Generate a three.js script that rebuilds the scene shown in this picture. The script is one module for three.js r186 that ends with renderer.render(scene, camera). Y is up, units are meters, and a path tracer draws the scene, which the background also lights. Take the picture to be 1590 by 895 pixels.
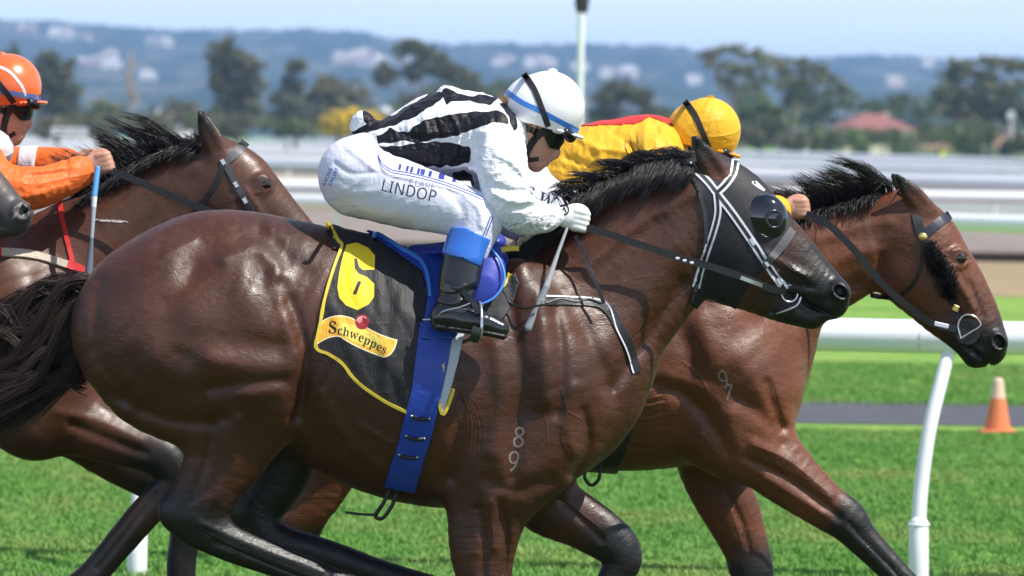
import * as THREE from 'three';
import { mergeGeometries, toCreasedNormals } from 'three/addons/utils/BufferGeometryUtils.js';
import { RoundedBoxGeometry } from 'three/addons/geometries/RoundedBoxGeometry.js';

// ------------------------------------------------------------------ camera, sky, sun, exposure
const scene = new THREE.Scene();
const F = 7500, CX = 795, CY = 447.5, CAMZ = 15, CAMY = 1.95;      // long lens, 15 m from the leading plane of the race
const camera = new THREE.PerspectiveCamera(2 * Math.atan(447.5 / F) * 180 / Math.PI, 1590 / 895, 1, 30000);
camera.position.set(0, CAMY, CAMZ);
camera.lookAt(0, 1.485, 0);
camera.rotateZ(0.0157);
camera.updateMatrixWorld(true);
camera.focus = 15; camera.userData.fStop = 5.5;
const SUN = new THREE.Vector3(0.50, 0.84, 0.25).normalize();
{
  const W = 256, H = 128, data = new Float32Array(W * H * 4);
  for (let j = 0; j < H; j++) for (let i = 0; i < W; i++) {
    const el = ((j + 0.5) / H - 0.5) * Math.PI, az = ((i + 0.5) / W - 0.5) * 2 * Math.PI;
    const d = [Math.cos(az) * Math.cos(el), Math.sin(el), Math.sin(az) * Math.cos(el)];
    const t = Math.pow(Math.max(0, d[1]), 0.22), c = d[0] * SUN.x + d[1] * SUN.y + d[2] * SUN.z;
    const glow = 0.35 * Math.pow(Math.max(0, c), 10);
    const hor = [1.75, 1.98, 2.08], zen = [0.05, 0.105, 0.29], o = (j * W + i) * 4;
    for (let k = 0; k < 3; k++) data[o + k] = hor[k] * (1 - t) + zen[k] * t + glow;
    data[o + 3] = 1;
  }
  const sky = new THREE.DataTexture(data, W, H, THREE.RGBAFormat, THREE.FloatType);
  sky.mapping = THREE.EquirectangularReflectionMapping; sky.magFilter = THREE.LinearFilter; sky.needsUpdate = true;
  scene.background = sky; scene.environment = sky;
}
const sun = new THREE.DirectionalLight(new THREE.Color().setRGB(1, 0.955, 0.88), 5.0);
sun.position.copy(SUN).multiplyScalar(60); sun.castShadow = true; sun.shadow.radius = 1;
sun.shadow.mapSize.set(4096, 4096);
Object.assign(sun.shadow.camera, { left: -14, right: 14, top: 14, bottom: -14, near: 1, far: 140 });
scene.add(sun); scene.add(sun.target);
const renderer = new THREE.WebGLRenderer({ antialias: true });
renderer.toneMapping = THREE.LinearToneMapping; renderer.toneMappingExposure = 1.28;
renderer.shadowMap.enabled = true;
scene.fog = new THREE.FogExp2(new THREE.Color().setRGB(0.36, 0.60, 1.0), 0.00015);

// ------------------------------------------------------------------ helpers
let seedState = 12345;
const rnd = () => { seedState = (seedState + 0x6d2b79f5) | 0; let t = Math.imul(seedState ^ (seedState >>> 15), 1 | seedState); t = (t + Math.imul(t ^ (t >>> 7), 61 | t)) ^ t; return ((t ^ (t >>> 14)) >>> 0) / 4294967296; };
const rr = (a, b) => a + (b - a) * rnd();
const gauss = () => (rnd() + rnd() + rnd() - 1.5) * 1.4;
const clamp = (x, a = 0, b = 1) => x < a ? a : x > b ? b : x;
const lerp = (a, b, t) => a + (b - a) * t;
const sstep = (a, b, x) => { const t = clamp((x - a) / (b - a)); return t * t * (3 - 2 * t); };
const E = camera.matrixWorld.elements;
// a point of the place from its bearing (photograph coordinates) and its z in metres
function at(px, py, z) {
  const a = (px - CX) / F, b = -(py - CY) / F;
  const dx = E[0] * a + E[4] * b - E[8], dy = E[1] * a + E[5] * b - E[9], dz = E[2] * a + E[6] * b - E[10];
  const t = (z - CAMZ) / dz;
  return [dx * t, CAMY + dy * t, z];
}
const V = (px, py, z) => new THREE.Vector3(...at(px, py, z));
function toPx(x, y, z) {
  const X = x, Y = y - CAMY, Z = z - CAMZ;
  const a = X * E[0] + Y * E[1] + Z * E[2], b = X * E[4] + Y * E[5] + Z * E[6], c = -(X * E[8] + Y * E[9] + Z * E[10]);
  return [CX + F * a / c, CY - F * b / c];
}
const mpp = (z) => (CAMZ - z) / F;
// the level ground seen at a bearing
function onGround(px, py) { const p = at(px, py, CAMZ - 1), dy = p[1] - CAMY, t = -CAMY / dy; return [p[0] * t, 0, CAMZ - t]; }

const names = new Map();
function numbered(n) { const k = names.get(n) ?? 0; names.set(n, k + 1); return k ? n + '_' + String(k).padStart(3, '0') : n; }
function thing(name, label, category, base, group) {
  const o = new THREE.Group(); o.name = numbered(name); o.position.set(...base); scene.add(o);
  o.userData = { label, category }; if (group) o.userData.group = group;
  return o;
}
function part(parent, name, geo, mat, label) {
  if (Array.isArray(geo)) geo = merge(geo);
  const b = new THREE.Vector3(); let q = parent; while (q && q !== scene) { b.add(q.position); q = q.parent; }
  geo.translate(-b.x, -b.y, -b.z);
  const m = new THREE.Mesh(geo, mat); m.name = name; m.castShadow = m.receiveShadow = true; parent.add(m);
  if (label) m.userData.label = label;
  return m;
}
function structure(name, geo, mat, kind = 'structure', label, category) {
  if (Array.isArray(geo)) geo = merge(geo);
  const m = new THREE.Mesh(geo, mat); m.name = numbered(name); m.castShadow = m.receiveShadow = true; scene.add(m);
  m.userData = { kind, label, category }; return m;
}
function merge(list) {
  const fixed = list.map((g) => { g = g.index ? g.toNonIndexed() : g; for (const k of Object.keys(g.attributes)) if (!['position', 'normal', 'uv'].includes(k)) g.deleteAttribute(k); if (!g.attributes.uv) g.setAttribute('uv', new THREE.BufferAttribute(new Float32Array(g.attributes.position.count * 2), 2)); return g; });
  return mergeGeometries(fixed);
}
const rgb = (r, g, b) => new THREE.Color().setRGB(r, g, b);
const mat = (c, rough = 0.6, extra = {}) => new THREE.MeshPhysicalMaterial({ color: Array.isArray(c) ? rgb(...c) : new THREE.Color(c), roughness: rough, side: THREE.DoubleSide, ...extra });

// value noise
function hash3(i, j, k) { let h = Math.imul(i, 374761393) ^ Math.imul(j, 668265263) ^ Math.imul(k, 2147483647 ^ 0x5bd1e995); h = Math.imul(h ^ (h >>> 13), 1274126177); return ((h ^ (h >>> 16)) >>> 0) / 4294967296; }
function noise3(x, y, z) {
  const i = Math.floor(x), j = Math.floor(y), k = Math.floor(z); let u = x - i, v = y - j, w = z - k;
  u = u * u * (3 - 2 * u); v = v * v * (3 - 2 * v); w = w * w * (3 - 2 * w);
  const L = lerp;
  return L(L(L(hash3(i, j, k), hash3(i + 1, j, k), u), L(hash3(i, j + 1, k), hash3(i + 1, j + 1, k), u), v), L(L(hash3(i, j, k + 1), hash3(i + 1, j, k + 1), u), L(hash3(i, j + 1, k + 1), hash3(i + 1, j + 1, k + 1), u), v), w) * 2 - 1;
}
const fbm = (x, y, z, n = 3) => { let s = 0, a = 0.5; for (let i = 0; i < n; i++) { s += a * noise3(x, y, z); x *= 2.03; y *= 2.03; z *= 2.03; a *= 0.5; } return s; };
function tileTex(N, fn, srgb, rep = 1) {       // fn(u,v) -> [r,g,b] 0..255, with u, v in 0..1
  const d = new Uint8Array(N * N * 4);
  for (let j = 0; j < N; j++) for (let i = 0; i < N; i++) { const c = fn(i / N, j / N), o = (j * N + i) * 4; d[o] = c[0]; d[o + 1] = c[1]; d[o + 2] = c[2]; d[o + 3] = 255; }
  const t = new THREE.DataTexture(d, N, N); t.wrapS = t.wrapT = THREE.RepeatWrapping; t.magFilter = THREE.LinearFilter; t.repeat.set(rep, rep); t.needsUpdate = true;
  if (srgb) t.colorSpace = THREE.SRGBColorSpace; return t;
}
// noise that repeats every 1 in u and v
function per(u, v, fu, fv, s) {
  const U = u * fu, Y = v * fv, i = Math.floor(U), j = Math.floor(Y); let a = U - i, b = Y - j; a = a * a * (3 - 2 * a); b = b * b * (3 - 2 * b);
  const g = (p, q) => hash3(((p % fu) + fu) % fu, ((q % fv) + fv) % fv, s);
  return lerp(lerp(g(i, j), g(i + 1, j), a), lerp(g(i, j + 1), g(i + 1, j + 1), a), b);
}

// ------------------------------------------------------------------ soft-joined bodies
function catmull(nodes, n) {
  const out = [], N = nodes.length, W = Math.max(...nodes.map((p) => p.length));
  const get = (i, c) => { const p = nodes[clamp(i, 0, N - 1)]; return p[c]; };
  for (let i = 0; i < N - 1; i++) for (let s = 0; s < n; s++) {
    const t = s / n, p = [];
    for (let c = 0; c < W; c++) { const a = get(i - 1, c), b = get(i, c), d = get(i + 1, c), e = get(i + 2, c); p.push(0.5 * (2 * b + (d - a) * t + (2 * a - 5 * b + 4 * d - e) * t * t + (3 * b - a - 3 * d + e) * t * t * t)); }
    out.push(p);
  }
  out.push(nodes[N - 1].slice()); return out;
}
class Body {
  constructor(zc, k = 25) { this.zc = zc; this.k = k * mpp(zc); this.ch = []; this.fields = []; this.cuts = []; this.wob = 0; this.wobs = 12; }
  // nodes: [px, py, z(px units from the middle plane), r(px), z-width ratio, dark]
  chain(nodes, o = {}) {
    const m = mpp(this.zc);
    const full = nodes.map((p) => [p[0], p[1], p[2] ?? 0, p[3], p[4] ?? 1, p[5] ?? 0]);
    const sub = catmull(full, o.n ?? 4).map(([px, py, z, r, s, dk]) => { const zz = this.zc + z * m, w = at(px, py, zz); return [w[0], w[1], zz, Math.max(r, 0.5) * mpp(zz), s, dk]; });
    for (const sgn of o.mirror ? [1, -1] : [1]) {
      const S = sgn > 0 ? sub : sub.map((p) => [p[0], p[1], 2 * this.zc - p[2], p[3], p[4], p[5]]);
      const segs = []; let lo = [1e9, 1e9, 1e9], hi = [-1e9, -1e9, -1e9];
      for (const p of S) for (let c = 0; c < 3; c++) { const R = p[3] * (c === 2 ? Math.max(1, p[4]) : 1); lo[c] = Math.min(lo[c], p[c] - R); hi[c] = Math.max(hi[c], p[c] + R); }
      for (let i = 0; i < S.length - 1; i++) {
        const a = S[i], b = S[i + 1], s = (a[4] + b[4]) / 2, bx = b[0] - a[0], by = b[1] - a[1], bz = (b[2] - a[2]) / s;
        segs.push([a[0], a[1], a[2], bx, by, bz, 1 / Math.max(1e-9, bx * bx + by * by + bz * bz), a[3], b[3] - a[3], 1 / s, Math.min(1, s), a[5], b[5] - a[5]]);
      }
      this.ch.push({ segs, lo, hi, k: (o.k !== undefined ? o.k * m : this.k), tag: o.tag });
    }
    return this;
  }
  blob(px, py, z, r, zs = 1, o = {}) { return this.chain([[px, py, z, r, zs, o.d ?? 0], [px + 0.01, py, z, r, zs, o.d ?? 0]], { ...o, n: 1 }); }
  // raised (amp < 0) or sunk (amp > 0) lines on one flank, amp in mm, w in px
  line(pts, w, amp, side = 1, zr = 110) {
    const z = this.zc + side * zr * mpp(this.zc), P = catmull(pts.map((p) => [p[0], p[1]]), 5).map((p) => at(p[0], p[1], z));
    const W = w * mpp(z); let lo = [1e9, 1e9], hi = [-1e9, -1e9];
    for (const p of P) for (let c = 0; c < 2; c++) { lo[c] = Math.min(lo[c], p[c] - 2.4 * W); hi[c] = Math.max(hi[c], p[c] + 2.4 * W); }
    this.fields.push({ P, w: W, a: (this.fa ?? 1) * amp / 1000, lo, hi, side }); return this;
  }
  f(x, y, z) {
    let d = 1e9;
    for (const c of this.ch) {
      const ex = Math.max(c.lo[0] - x, 0, x - c.hi[0]), ey = Math.max(c.lo[1] - y, 0, y - c.hi[1]), ez = Math.max(c.lo[2] - z, 0, z - c.hi[2]);
      if (d < 1e8) { const lim = d + c.k; if (lim > 0 ? ex * ex + ey * ey + ez * ez > lim * lim * 5 : ex + ey + ez > 0) continue; }
      let m = 1e9;
      for (const s of c.segs) {
        const dx = x - s[0], dy = y - s[1], dz = (z - s[2]) * s[9];
        let t = (dx * s[3] + dy * s[4] + dz * s[5]) * s[6]; t = t < 0 ? 0 : t > 1 ? 1 : t;
        const qx = dx - t * s[3], qy = dy - t * s[4], qz = dz - t * s[5];
        const e = (Math.sqrt(qx * qx + qy * qy + qz * qz) - s[7] - t * s[8]) * s[10];
        if (e < m) m = e;
      }
      const h = Math.max(c.k - Math.abs(d - m), 0) / c.k; d = Math.min(d, m) - h * h * c.k * 0.25;
    }
    if (d < 0.15) {
      for (const q of this.fields) {
        if (x < q.lo[0] || x > q.hi[0] || y < q.lo[1] || y > q.hi[1] || (q.side > 0 ? z < this.zc : q.side < 0 ? z > this.zc : false)) continue;
        let m = 1e9; const P = q.P;
        for (let i = 0; i < P.length - 1; i++) { const ax = P[i][0], ay = P[i][1], bx = P[i + 1][0] - ax, by = P[i + 1][1] - ay; const t = clamp(((x - ax) * bx + (y - ay) * by) / (bx * bx + by * by + 1e-12)); const ux = x - ax - t * bx, uy = y - ay - t * by, e = ux * ux + uy * uy; if (e < m) m = e; }
        const g = Math.exp(-m / (q.w * q.w)); if (g > 0.003) d += q.a * (g - 0.003) * (q.side ? sstep(0, 0.05, q.side * (z - this.zc)) : 1);
      }
      if (this.wob) d += this.wob * fbm(x * this.wobs, y * this.wobs, z * this.wobs, 2);
      for (const q of this.cuts) d = q(d, x, y, z);
    }
    return d;
  }
  // the same body as felt within R of a point, with the far pieces left out
  localize(x, y, z, R) {
    const b = Object.create(Body.prototype); Object.assign(b, this); b.ch = [];
    const d0 = this.f(x, y, z), keep = Math.abs(d0) + 2.4 * R;
    for (const c of this.ch) {
      let m = 1e9; const E2 = c.segs.map((s) => { const dx = x - s[0], dy = y - s[1], dz = (z - s[2]) * s[9], t = clamp((dx * s[3] + dy * s[4] + dz * s[5]) * s[6]), e = (Math.hypot(dx - t * s[3], dy - t * s[4], dz - t * s[5]) - s[7] - t * s[8]) * s[10]; if (e < m) m = e; return e; });
      if (m > keep + c.k) continue;
      b.ch.push({ ...c, segs: c.segs.filter((s, i) => E2[i] <= m + 2.4 * R) });
    }
    b.fields = this.fields.filter((q) => x + R > q.lo[0] && x - R < q.hi[0] && y + R > q.lo[1] && y - R < q.hi[1]);
    return b;
  }
  without(tag) { const b = Object.create(Body.prototype); Object.assign(b, this); b.ch = this.ch.filter((c) => c.tag !== tag); return b; }
  dark(x, y, z) {
    let wsum = 0, s = 0;
    for (const c of this.ch) {
      const ex = Math.max(c.lo[0] - x, 0, x - c.hi[0]), ey = Math.max(c.lo[1] - y, 0, y - c.hi[1]), ez = Math.max(c.lo[2] - z, 0, z - c.hi[2]);
      if (ex + ey + ez > 0.06) continue;
      let m = 1e9, dk = 0;
      for (const q of c.segs) {
        const dx = x - q[0], dy = y - q[1], dz = (z - q[2]) * q[9];
        let t = clamp((dx * q[3] + dy * q[4] + dz * q[5]) * q[6]);
        const e = (Math.hypot(dx - t * q[3], dy - t * q[4], dz - t * q[5]) - q[7] - t * q[8]) * q[10];
        if (e < m) { m = e; dk = q[11] + t * q[12]; }
      }
      const w = Math.exp(-Math.max(m, -0.03) / 0.008); wsum += w; s += w * dk;
    }
    return wsum > 0 ? s / wsum : 0;
  }
  bounds() { const lo = [1e9, 1e9, 1e9], hi = [-1e9, -1e9, -1e9]; for (const c of this.ch) for (let i = 0; i < 3; i++) { lo[i] = Math.min(lo[i], c.lo[i]); hi[i] = Math.max(hi[i], c.hi[i]); } return [lo, hi]; }
  // where a line of sight along z first meets the flank
  zAt(x, y, from = 0.75) {
    let z = this.zc + from;
    for (let i = 0; i < 140; i++) { const d = this.f(x, y, z); if (d < 0.0006) return z; z -= Math.max(d * 0.6, 0.0015); if (z < this.zc - 0.1) return null; }
    return null;
  }
}
// surface nets
function surface(src, lo, hi, h, o = {}) {
  const f0 = typeof src === 'function' ? src : src.f, localF = src.local ?? (() => f0);
  const B = 6, pad = h * 2; lo = lo.map((v) => v - pad); hi = hi.map((v) => v + pad);
  const n = [0, 1, 2].map((c) => Math.ceil(((hi[c] - lo[c]) / h + 1) / B) * B), [nx, ny, nz] = n, sx = 1, sy = nx, sz = nx * ny;
  const near = new Map(), val = new Float32Array(nx * ny * nz), reach = h * B * 0.87 * 1.25 + h * 2;
  for (let bk = 0; bk < nz; bk += B) for (let bj = 0; bj < ny; bj += B) for (let bi = 0; bi < nx; bi += B) {
    const C0 = [lo[0] + (bi + B / 2) * h, lo[1] + (bj + B / 2) * h, lo[2] + (bk + B / 2) * h], d = f0(...C0), skip = Math.abs(d) > reach;
    let f = f0; if (!skip) { f = localF(C0, reach); near.set(bi / B + (bj / B) * 4096 + (bk / B) * 16777216, f); }
    for (let k = bk; k < bk + B; k++) for (let j = bj; j < bj + B; j++) for (let i = bi; i < bi + B; i++)
      val[i + j * sy + k * sz] = skip ? d : f(lo[0] + i * h, lo[1] + j * h, lo[2] + k * h);
  }
  const idx = new Int32Array(nx * ny * nz).fill(-1), P = [], F = [];
  const off = [0, sx, sy, sx + sy, sz, sx + sz, sy + sz, sx + sy + sz];
  const edges = [[0, 1], [0, 2], [0, 4], [1, 3], [1, 5], [2, 3], [2, 6], [3, 7], [4, 5], [4, 6], [5, 7], [6, 7]];
  const blocks = [...near.keys()].map((q) => [(q % 4096) * B, (Math.floor(q / 4096) % 4096) * B, Math.floor(q / 16777216) * B]);
  for (const [bi, bj, bk] of blocks) for (let k = bk; k < Math.min(bk + B, nz - 1); k++) for (let j = bj; j < Math.min(bj + B, ny - 1); j++) for (let i = bi; i < Math.min(bi + B, nx - 1); i++) {
    const b = i + j * sy + k * sz; let m = 0;
    for (let c = 0; c < 8; c++) if (val[b + off[c]] < 0) m |= 1 << c;
    if (m === 0 || m === 255) continue;
    let x = 0, y = 0, z = 0, q = 0;
    for (const [a, e] of edges) {
      const A = (m >> a) & 1, D = (m >> e) & 1; if (A === D) continue;
      const va = val[b + off[a]], ve = val[b + off[e]], t = va / (va - ve);
      x += (a & 1) + t * ((e & 1) - (a & 1)); y += ((a >> 1) & 1) + t * (((e >> 1) & 1) - ((a >> 1) & 1)); z += (a >> 2) + t * ((e >> 2) - (a >> 2)); q++;
    }
    idx[b] = P.length / 3; F.push(near.get(Math.floor(i / B) + Math.floor(j / B) * 4096 + Math.floor(k / B) * 16777216) ?? f0); P.push(lo[0] + (i + x / q) * h, lo[1] + (j + y / q) * h, lo[2] + (k + z / q) * h);
  }
  const T = [];
  for (const [bi, bj, bk] of blocks) for (let k = Math.max(1, bk); k < Math.min(bk + B, nz - 1); k++) for (let j = Math.max(1, bj); j < Math.min(bj + B, ny - 1); j++) for (let i = Math.max(1, bi); i < Math.min(bi + B, nx - 1); i++) {
    const b = i + j * sy + k * sz, s0 = val[b] < 0;
    for (const [u, v, w] of [[sx, sy, sz], [sy, sz, sx], [sz, sx, sy]]) {
      const s1 = val[b + u] < 0; if (s0 === s1) continue;
      const a = idx[b], c = idx[b - v], d = idx[b - v - w], e = idx[b - w]; if (a < 0 || c < 0 || d < 0 || e < 0) continue;
      if (s0) T.push(a, c, d, a, d, e); else T.push(a, d, c, a, e, d);
    }
  }
  const N = P.length / 3, pos = new Float32Array(P), nor = new Float32Array(N * 3), e = h * 0.5;
  for (let i = 0; i < N; i++) {
    let x = pos[i * 3], y = pos[i * 3 + 1], z = pos[i * 3 + 2], gx = 0, gy = 0, gz = 0;
    const f = F[i];
    for (let it = 0; it < 2; it++) {
      gx = f(x + e, y, z) - f(x - e, y, z); gy = f(x, y + e, z) - f(x, y - e, z); gz = f(x, y, z + e) - f(x, y, z - e);
      const l = Math.hypot(gx, gy, gz) || 1; gx /= l; gy /= l; gz /= l;
      if (it === 0 && !o.noProject) { const d = clamp(f(x, y, z) * (2 * e / l), -h * 0.4, h * 0.4); x -= gx * d; y -= gy * d; z -= gz * d; }
    }
    pos[i * 3] = x; pos[i * 3 + 1] = y; pos[i * 3 + 2] = z; nor[i * 3] = gx; nor[i * 3 + 1] = gy; nor[i * 3 + 2] = gz;
  }
  const g = new THREE.BufferGeometry();
  g.setAttribute('position', new THREE.BufferAttribute(pos, 3)); g.setAttribute('normal', new THREE.BufferAttribute(nor, 3));
  g.setIndex(new THREE.BufferAttribute(N > 65535 ? new Uint32Array(T) : new Uint16Array(T), 1));
  const uv = new Float32Array(N * 2);
  for (let i = 0; i < N; i++) { const p = [pos[i * 3], pos[i * 3 + 1], pos[i * 3 + 2]], t = o.uv ? o.uv(...p) : [p[0] + p[2] * 0.35, p[1] + p[2] * 0.35]; uv[i * 2] = t[0]; uv[i * 2 + 1] = t[1]; }
  g.setAttribute('uv', new THREE.BufferAttribute(uv, 2));
  if (o.color) { const c = new Float32Array(N * 3); for (let i = 0; i < N; i++) { const t = o.color(pos[i * 3], pos[i * 3 + 1], pos[i * 3 + 2], nor[i * 3], nor[i * 3 + 1], nor[i * 3 + 2]); c.set(t, i * 3); } g.setAttribute('color', new THREE.BufferAttribute(c, 3)); }
  return g;
}
const solid = (b) => ({ f: (x, y, z) => b.f(x, y, z), local: (c, R) => { const l = b.localize(...c, R); return (x, y, z) => l.f(x, y, z); } });
const bodyMesh = (b, h, o) => surface(solid(b), ...b.bounds(), h, o);
// signed distance (metres, < 0 inside) to an outline given by bearings on the plane z
function outline(pts, z, smooth = 0) {
  const S = smooth ? catmull([...pts.slice(-1), ...pts, pts[0], pts[1]], smooth).slice(smooth, -2 * smooth + 0) : pts;
  const P = S.map((p) => at(p[0], p[1], z)), n = P.length;
  let lo = [1e9, 1e9], hi = [-1e9, -1e9]; for (const p of P) for (let c = 0; c < 2; c++) { lo[c] = Math.min(lo[c], p[c]); hi[c] = Math.max(hi[c], p[c]); }
  const fn = (x, y) => {
    let d = 1e9, inside = false;
    for (let i = 0, j = n - 1; i < n; j = i++) {
      const ax = P[i][0], ay = P[i][1], bx = P[j][0] - ax, by = P[j][1] - ay, t = clamp(((x - ax) * bx + (y - ay) * by) / (bx * bx + by * by + 1e-12)), ux = x - ax - t * bx, uy = y - ay - t * by;
      d = Math.min(d, ux * ux + uy * uy);
      if ((P[i][1] > y) !== (P[j][1] > y) && x < (P[j][0] - ax) * (y - ay) / (P[j][1] - ay) + ax) inside = !inside;
    }
    d = Math.sqrt(d); return inside ? -d : d;
  };
  return { fn, lo, hi };
}
// a cover of given thickness lying on a body inside an outline
function cover(body, pts, o = {}) {
  const zr = body.zc + (o.zr ?? 0.2), q = outline(pts, zr, o.smooth ?? 0), th = o.th ?? 0.006, [lo, hi] = body.bounds();
  const extra = o.relief ?? (() => 0);
  const mk = (b) => (x, y, z) => { const e = q.fn(x, y), w = o.from !== undefined ? (body.zc + o.from) - z : -1e9, g = Math.max(e, w); if (g > 0.09) return g; const d = b.f(x, y, z); return Math.max(d - th - extra(x, y, z), g, -(d + 0.012)); };
  const f = { f: mk(body), local: (c, R) => mk(body.localize(...c, R)) };
  const l = [Math.max(lo[0], q.lo[0]) - 0.01, Math.max(lo[1], q.lo[1]) - 0.01, (o.from !== undefined ? body.zc + o.from : lo[2]) - 0.03], H = [Math.min(hi[0], q.hi[0]) + 0.02, Math.min(hi[1], q.hi[1]) + 0.03, hi[2] + 0.04];
  return surface(f, l, H, o.h ?? 0.006, { uv: o.uv, color: o.color });
}
// a strap lying on a body along a line of bearings
function strap(body, pts, w, o = {}) {
  const n = o.n ?? 6, S = catmull(pts.map((p) => p.length > 2 ? p : [p[0], p[1]]), n); o.zr ??= 0.12;
  if (!o.free) { const q = pts.map((p) => at(p[0], p[1], body.zc + o.zr)), c = [0, 1].map((i) => q.reduce((s, p) => s + p[i], 0) / q.length), R = Math.max(...q.map((p) => Math.hypot(p[0] - c[0], p[1] - c[1]))) + 0.2; body = body.localize(c[0], c[1], body.zc + o.zr, R); }
  const th = o.th ?? 0.004, lift = o.lift ?? 0.001, cols = o.cols ?? 3, zr = body.zc + (o.zr ?? 0.12);
  const rows = []; let lastZ = null;
  for (let i = 0; i < S.length; i++) {
    const a = S[Math.max(0, i - 1)], b = S[Math.min(S.length - 1, i + 1)], L = Math.hypot(b[0] - a[0], b[1] - a[1]) || 1, nx = -(b[1] - a[1]) / L, ny = (b[0] - a[0]) / L, row = [];
    for (let c = 0; c < cols; c++) {
      const s = (c / (cols - 1) - 0.5) * (o.taper ? lerp(w, o.taper, i / (S.length - 1)) : w), px = S[i][0] + nx * s, py = S[i][1] + ny * s;
      let z = S[i].length > 2 ? S[i][2] : null, p = at(px, py, zr);
      if (z === null) { z = body.zAt(p[0], p[1]); if (z === null) z = lastZ ?? zr; p = at(px, py, z); const z2 = body.zAt(p[0], p[1]); if (z2 !== null) z = z2; lastZ = z; }
      p = at(px, py, z); row.push([p[0], p[1], z]);
    }
    rows.push(row);
  }
  const pos = [], ind = [], uv = [], e = 0.003;
  const nrm = (p) => { const g = [body.f(p[0] + e, p[1], p[2]) - body.f(p[0] - e, p[1], p[2]), body.f(p[0], p[1] + e, p[2]) - body.f(p[0], p[1] - e, p[2]), body.f(p[0], p[1], p[2] + e) - body.f(p[0], p[1], p[2] - e)], l = Math.hypot(...g) || 1; return g.map((v) => v / l); };
  const C = cols + 2; // skirt, top columns, skirt
  let acc = 0;
  rows.forEach((row, i) => {
    if (i) acc += Math.hypot(row[0][0] - rows[i - 1][0][0], row[0][1] - rows[i - 1][0][1]);
    const put = (p, k, u) => { const q = o.free ? [0, 0, 1] : nrm(p); pos.push(p[0] + q[0] * k, p[1] + q[1] * k, p[2] + q[2] * k); uv.push(u, acc); };
    put(row[0], o.free ? -th : -0.002, 0); row.forEach((p, c) => put(p, lift + th, c / (cols - 1))); put(row[cols - 1], o.free ? -th : -0.002, 1);
  });
  for (let i = 0; i < rows.length - 1; i++) for (let c = 0; c < C - 1; c++) { const a = i * C + c, b = a + 1, d = a + C, g = d + 1; ind.push(a, d, b, b, d, g); }
  if (o.free) for (let i = 0; i < rows.length - 1; i++) { const a = i * C + C - 1, b = i * C, d = a + C, g = b + C; ind.push(a, d, b, b, d, g); }
  for (const [r0, fl] of [[0, 1], [(rows.length - 1) * C, 0]]) for (let c = 1; c < C - 1; c++) fl ? ind.push(r0, r0 + c, r0 + c + 1) : ind.push(r0, r0 + c + 1, r0 + c);
  const g = new THREE.BufferGeometry(); g.setAttribute('position', new THREE.Float32BufferAttribute(pos, 3)); g.setAttribute('uv', new THREE.Float32BufferAttribute(uv, 2)); g.setIndex(ind);
  return toCreasedNormals(g, 0.7);
}
function tube(pts, r, seg = 8, o = {}) {       // pts: [x,y,z] in metres
  const c = new THREE.CatmullRomCurve3(pts.map((p) => Array.isArray(p) ? new THREE.Vector3(...p) : p)), n = o.n ?? Math.max(8, pts.length * 6);
  const g = new THREE.TubeGeometry(c, n, r, seg, !!o.closed);
  if (o.taper) { const P = g.attributes.position, v = new THREE.Vector3(); for (let i = 0; i <= n; i++) { const q = c.getPointAt(i / n), s = o.taper(i / n); for (let j = 0; j <= seg; j++) { const k = i * (seg + 1) + j; v.fromBufferAttribute(P, k).sub(q).multiplyScalar(s).add(q); P.setXYZ(k, v.x, v.y, v.z); } } g.computeVertexNormals(); }
  if (o.closed) return g;
  const caps = [0, 1].map((t) => { const s = new THREE.SphereGeometry(r * (o.taper ? o.taper(t) : 1), seg, 5); const q = c.getPointAt(t); s.translate(q.x, q.y, q.z); return s; });
  return merge([g, ...caps]);
}
const ball = (p, r, sx = 1, sy = 1, sz = 1, q) => { const g = new THREE.SphereGeometry(r, 20, 14); g.scale(sx, sy, sz); if (q) g.applyQuaternion(q); g.translate(...p); return g; };
const box = (c, s, q, rad) => { const g = rad ? new RoundedBoxGeometry(s[0], s[1], s[2], 2, rad) : new THREE.BoxGeometry(...s); if (q) g.applyQuaternion(q); g.translate(...c); return g; };
const rotZ = (a) => new THREE.Quaternion().setFromAxisAngle(new THREE.Vector3(0, 0, 1), a);
const rotY = (a) => new THREE.Quaternion().setFromAxisAngle(new THREE.Vector3(0, 1, 0), a);
// hair: each strand a tapering three-sided lock
function hair(strands) {
  const pos = [], ind = [], nor = [];
  for (const s of strands) {
    const b = pos.length / 3, n = s.p.length;
    for (let i = 0; i < n; i++) {
      const p = s.p[i], a = s.p[Math.max(0, i - 1)], c = s.p[Math.min(n - 1, i + 1)], T = new THREE.Vector3(c[0] - a[0], c[1] - a[1], c[2] - a[2]).normalize();
      const U = new THREE.Vector3(0.13, 0.31, 1).cross(T).normalize(), W = T.clone().cross(U), t = i / (n - 1), r = s.r * Math.pow(1 - t, 0.55) * (0.55 + 0.45 * Math.min(1, t * 6)) + 0.0002;
      for (let k = 0; k < 3; k++) { const A = k * 2.094 + s.a, x = U.x * Math.cos(A) + W.x * Math.sin(A), y = U.y * Math.cos(A) + W.y * Math.sin(A), z = U.z * Math.cos(A) + W.z * Math.sin(A); pos.push(p[0] + x * r, p[1] + y * r, p[2] + z * r); nor.push(x, y, z); }
    }
    for (let i = 0; i < n - 1; i++) for (let k = 0; k < 3; k++) { const a = b + i * 3 + k, c = b + i * 3 + (k + 1) % 3; ind.push(a, c, a + 3, c, c + 3, a + 3); }
  }
  const g = new THREE.BufferGeometry(); g.setAttribute('position', new THREE.Float32BufferAttribute(pos, 3)); g.setAttribute('normal', new THREE.Float32BufferAttribute(nor, 3)); g.setAttribute('uv', new THREE.Float32BufferAttribute(new Float32Array(pos.length / 3 * 2), 2)); g.setIndex(ind); return g;
}
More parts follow.
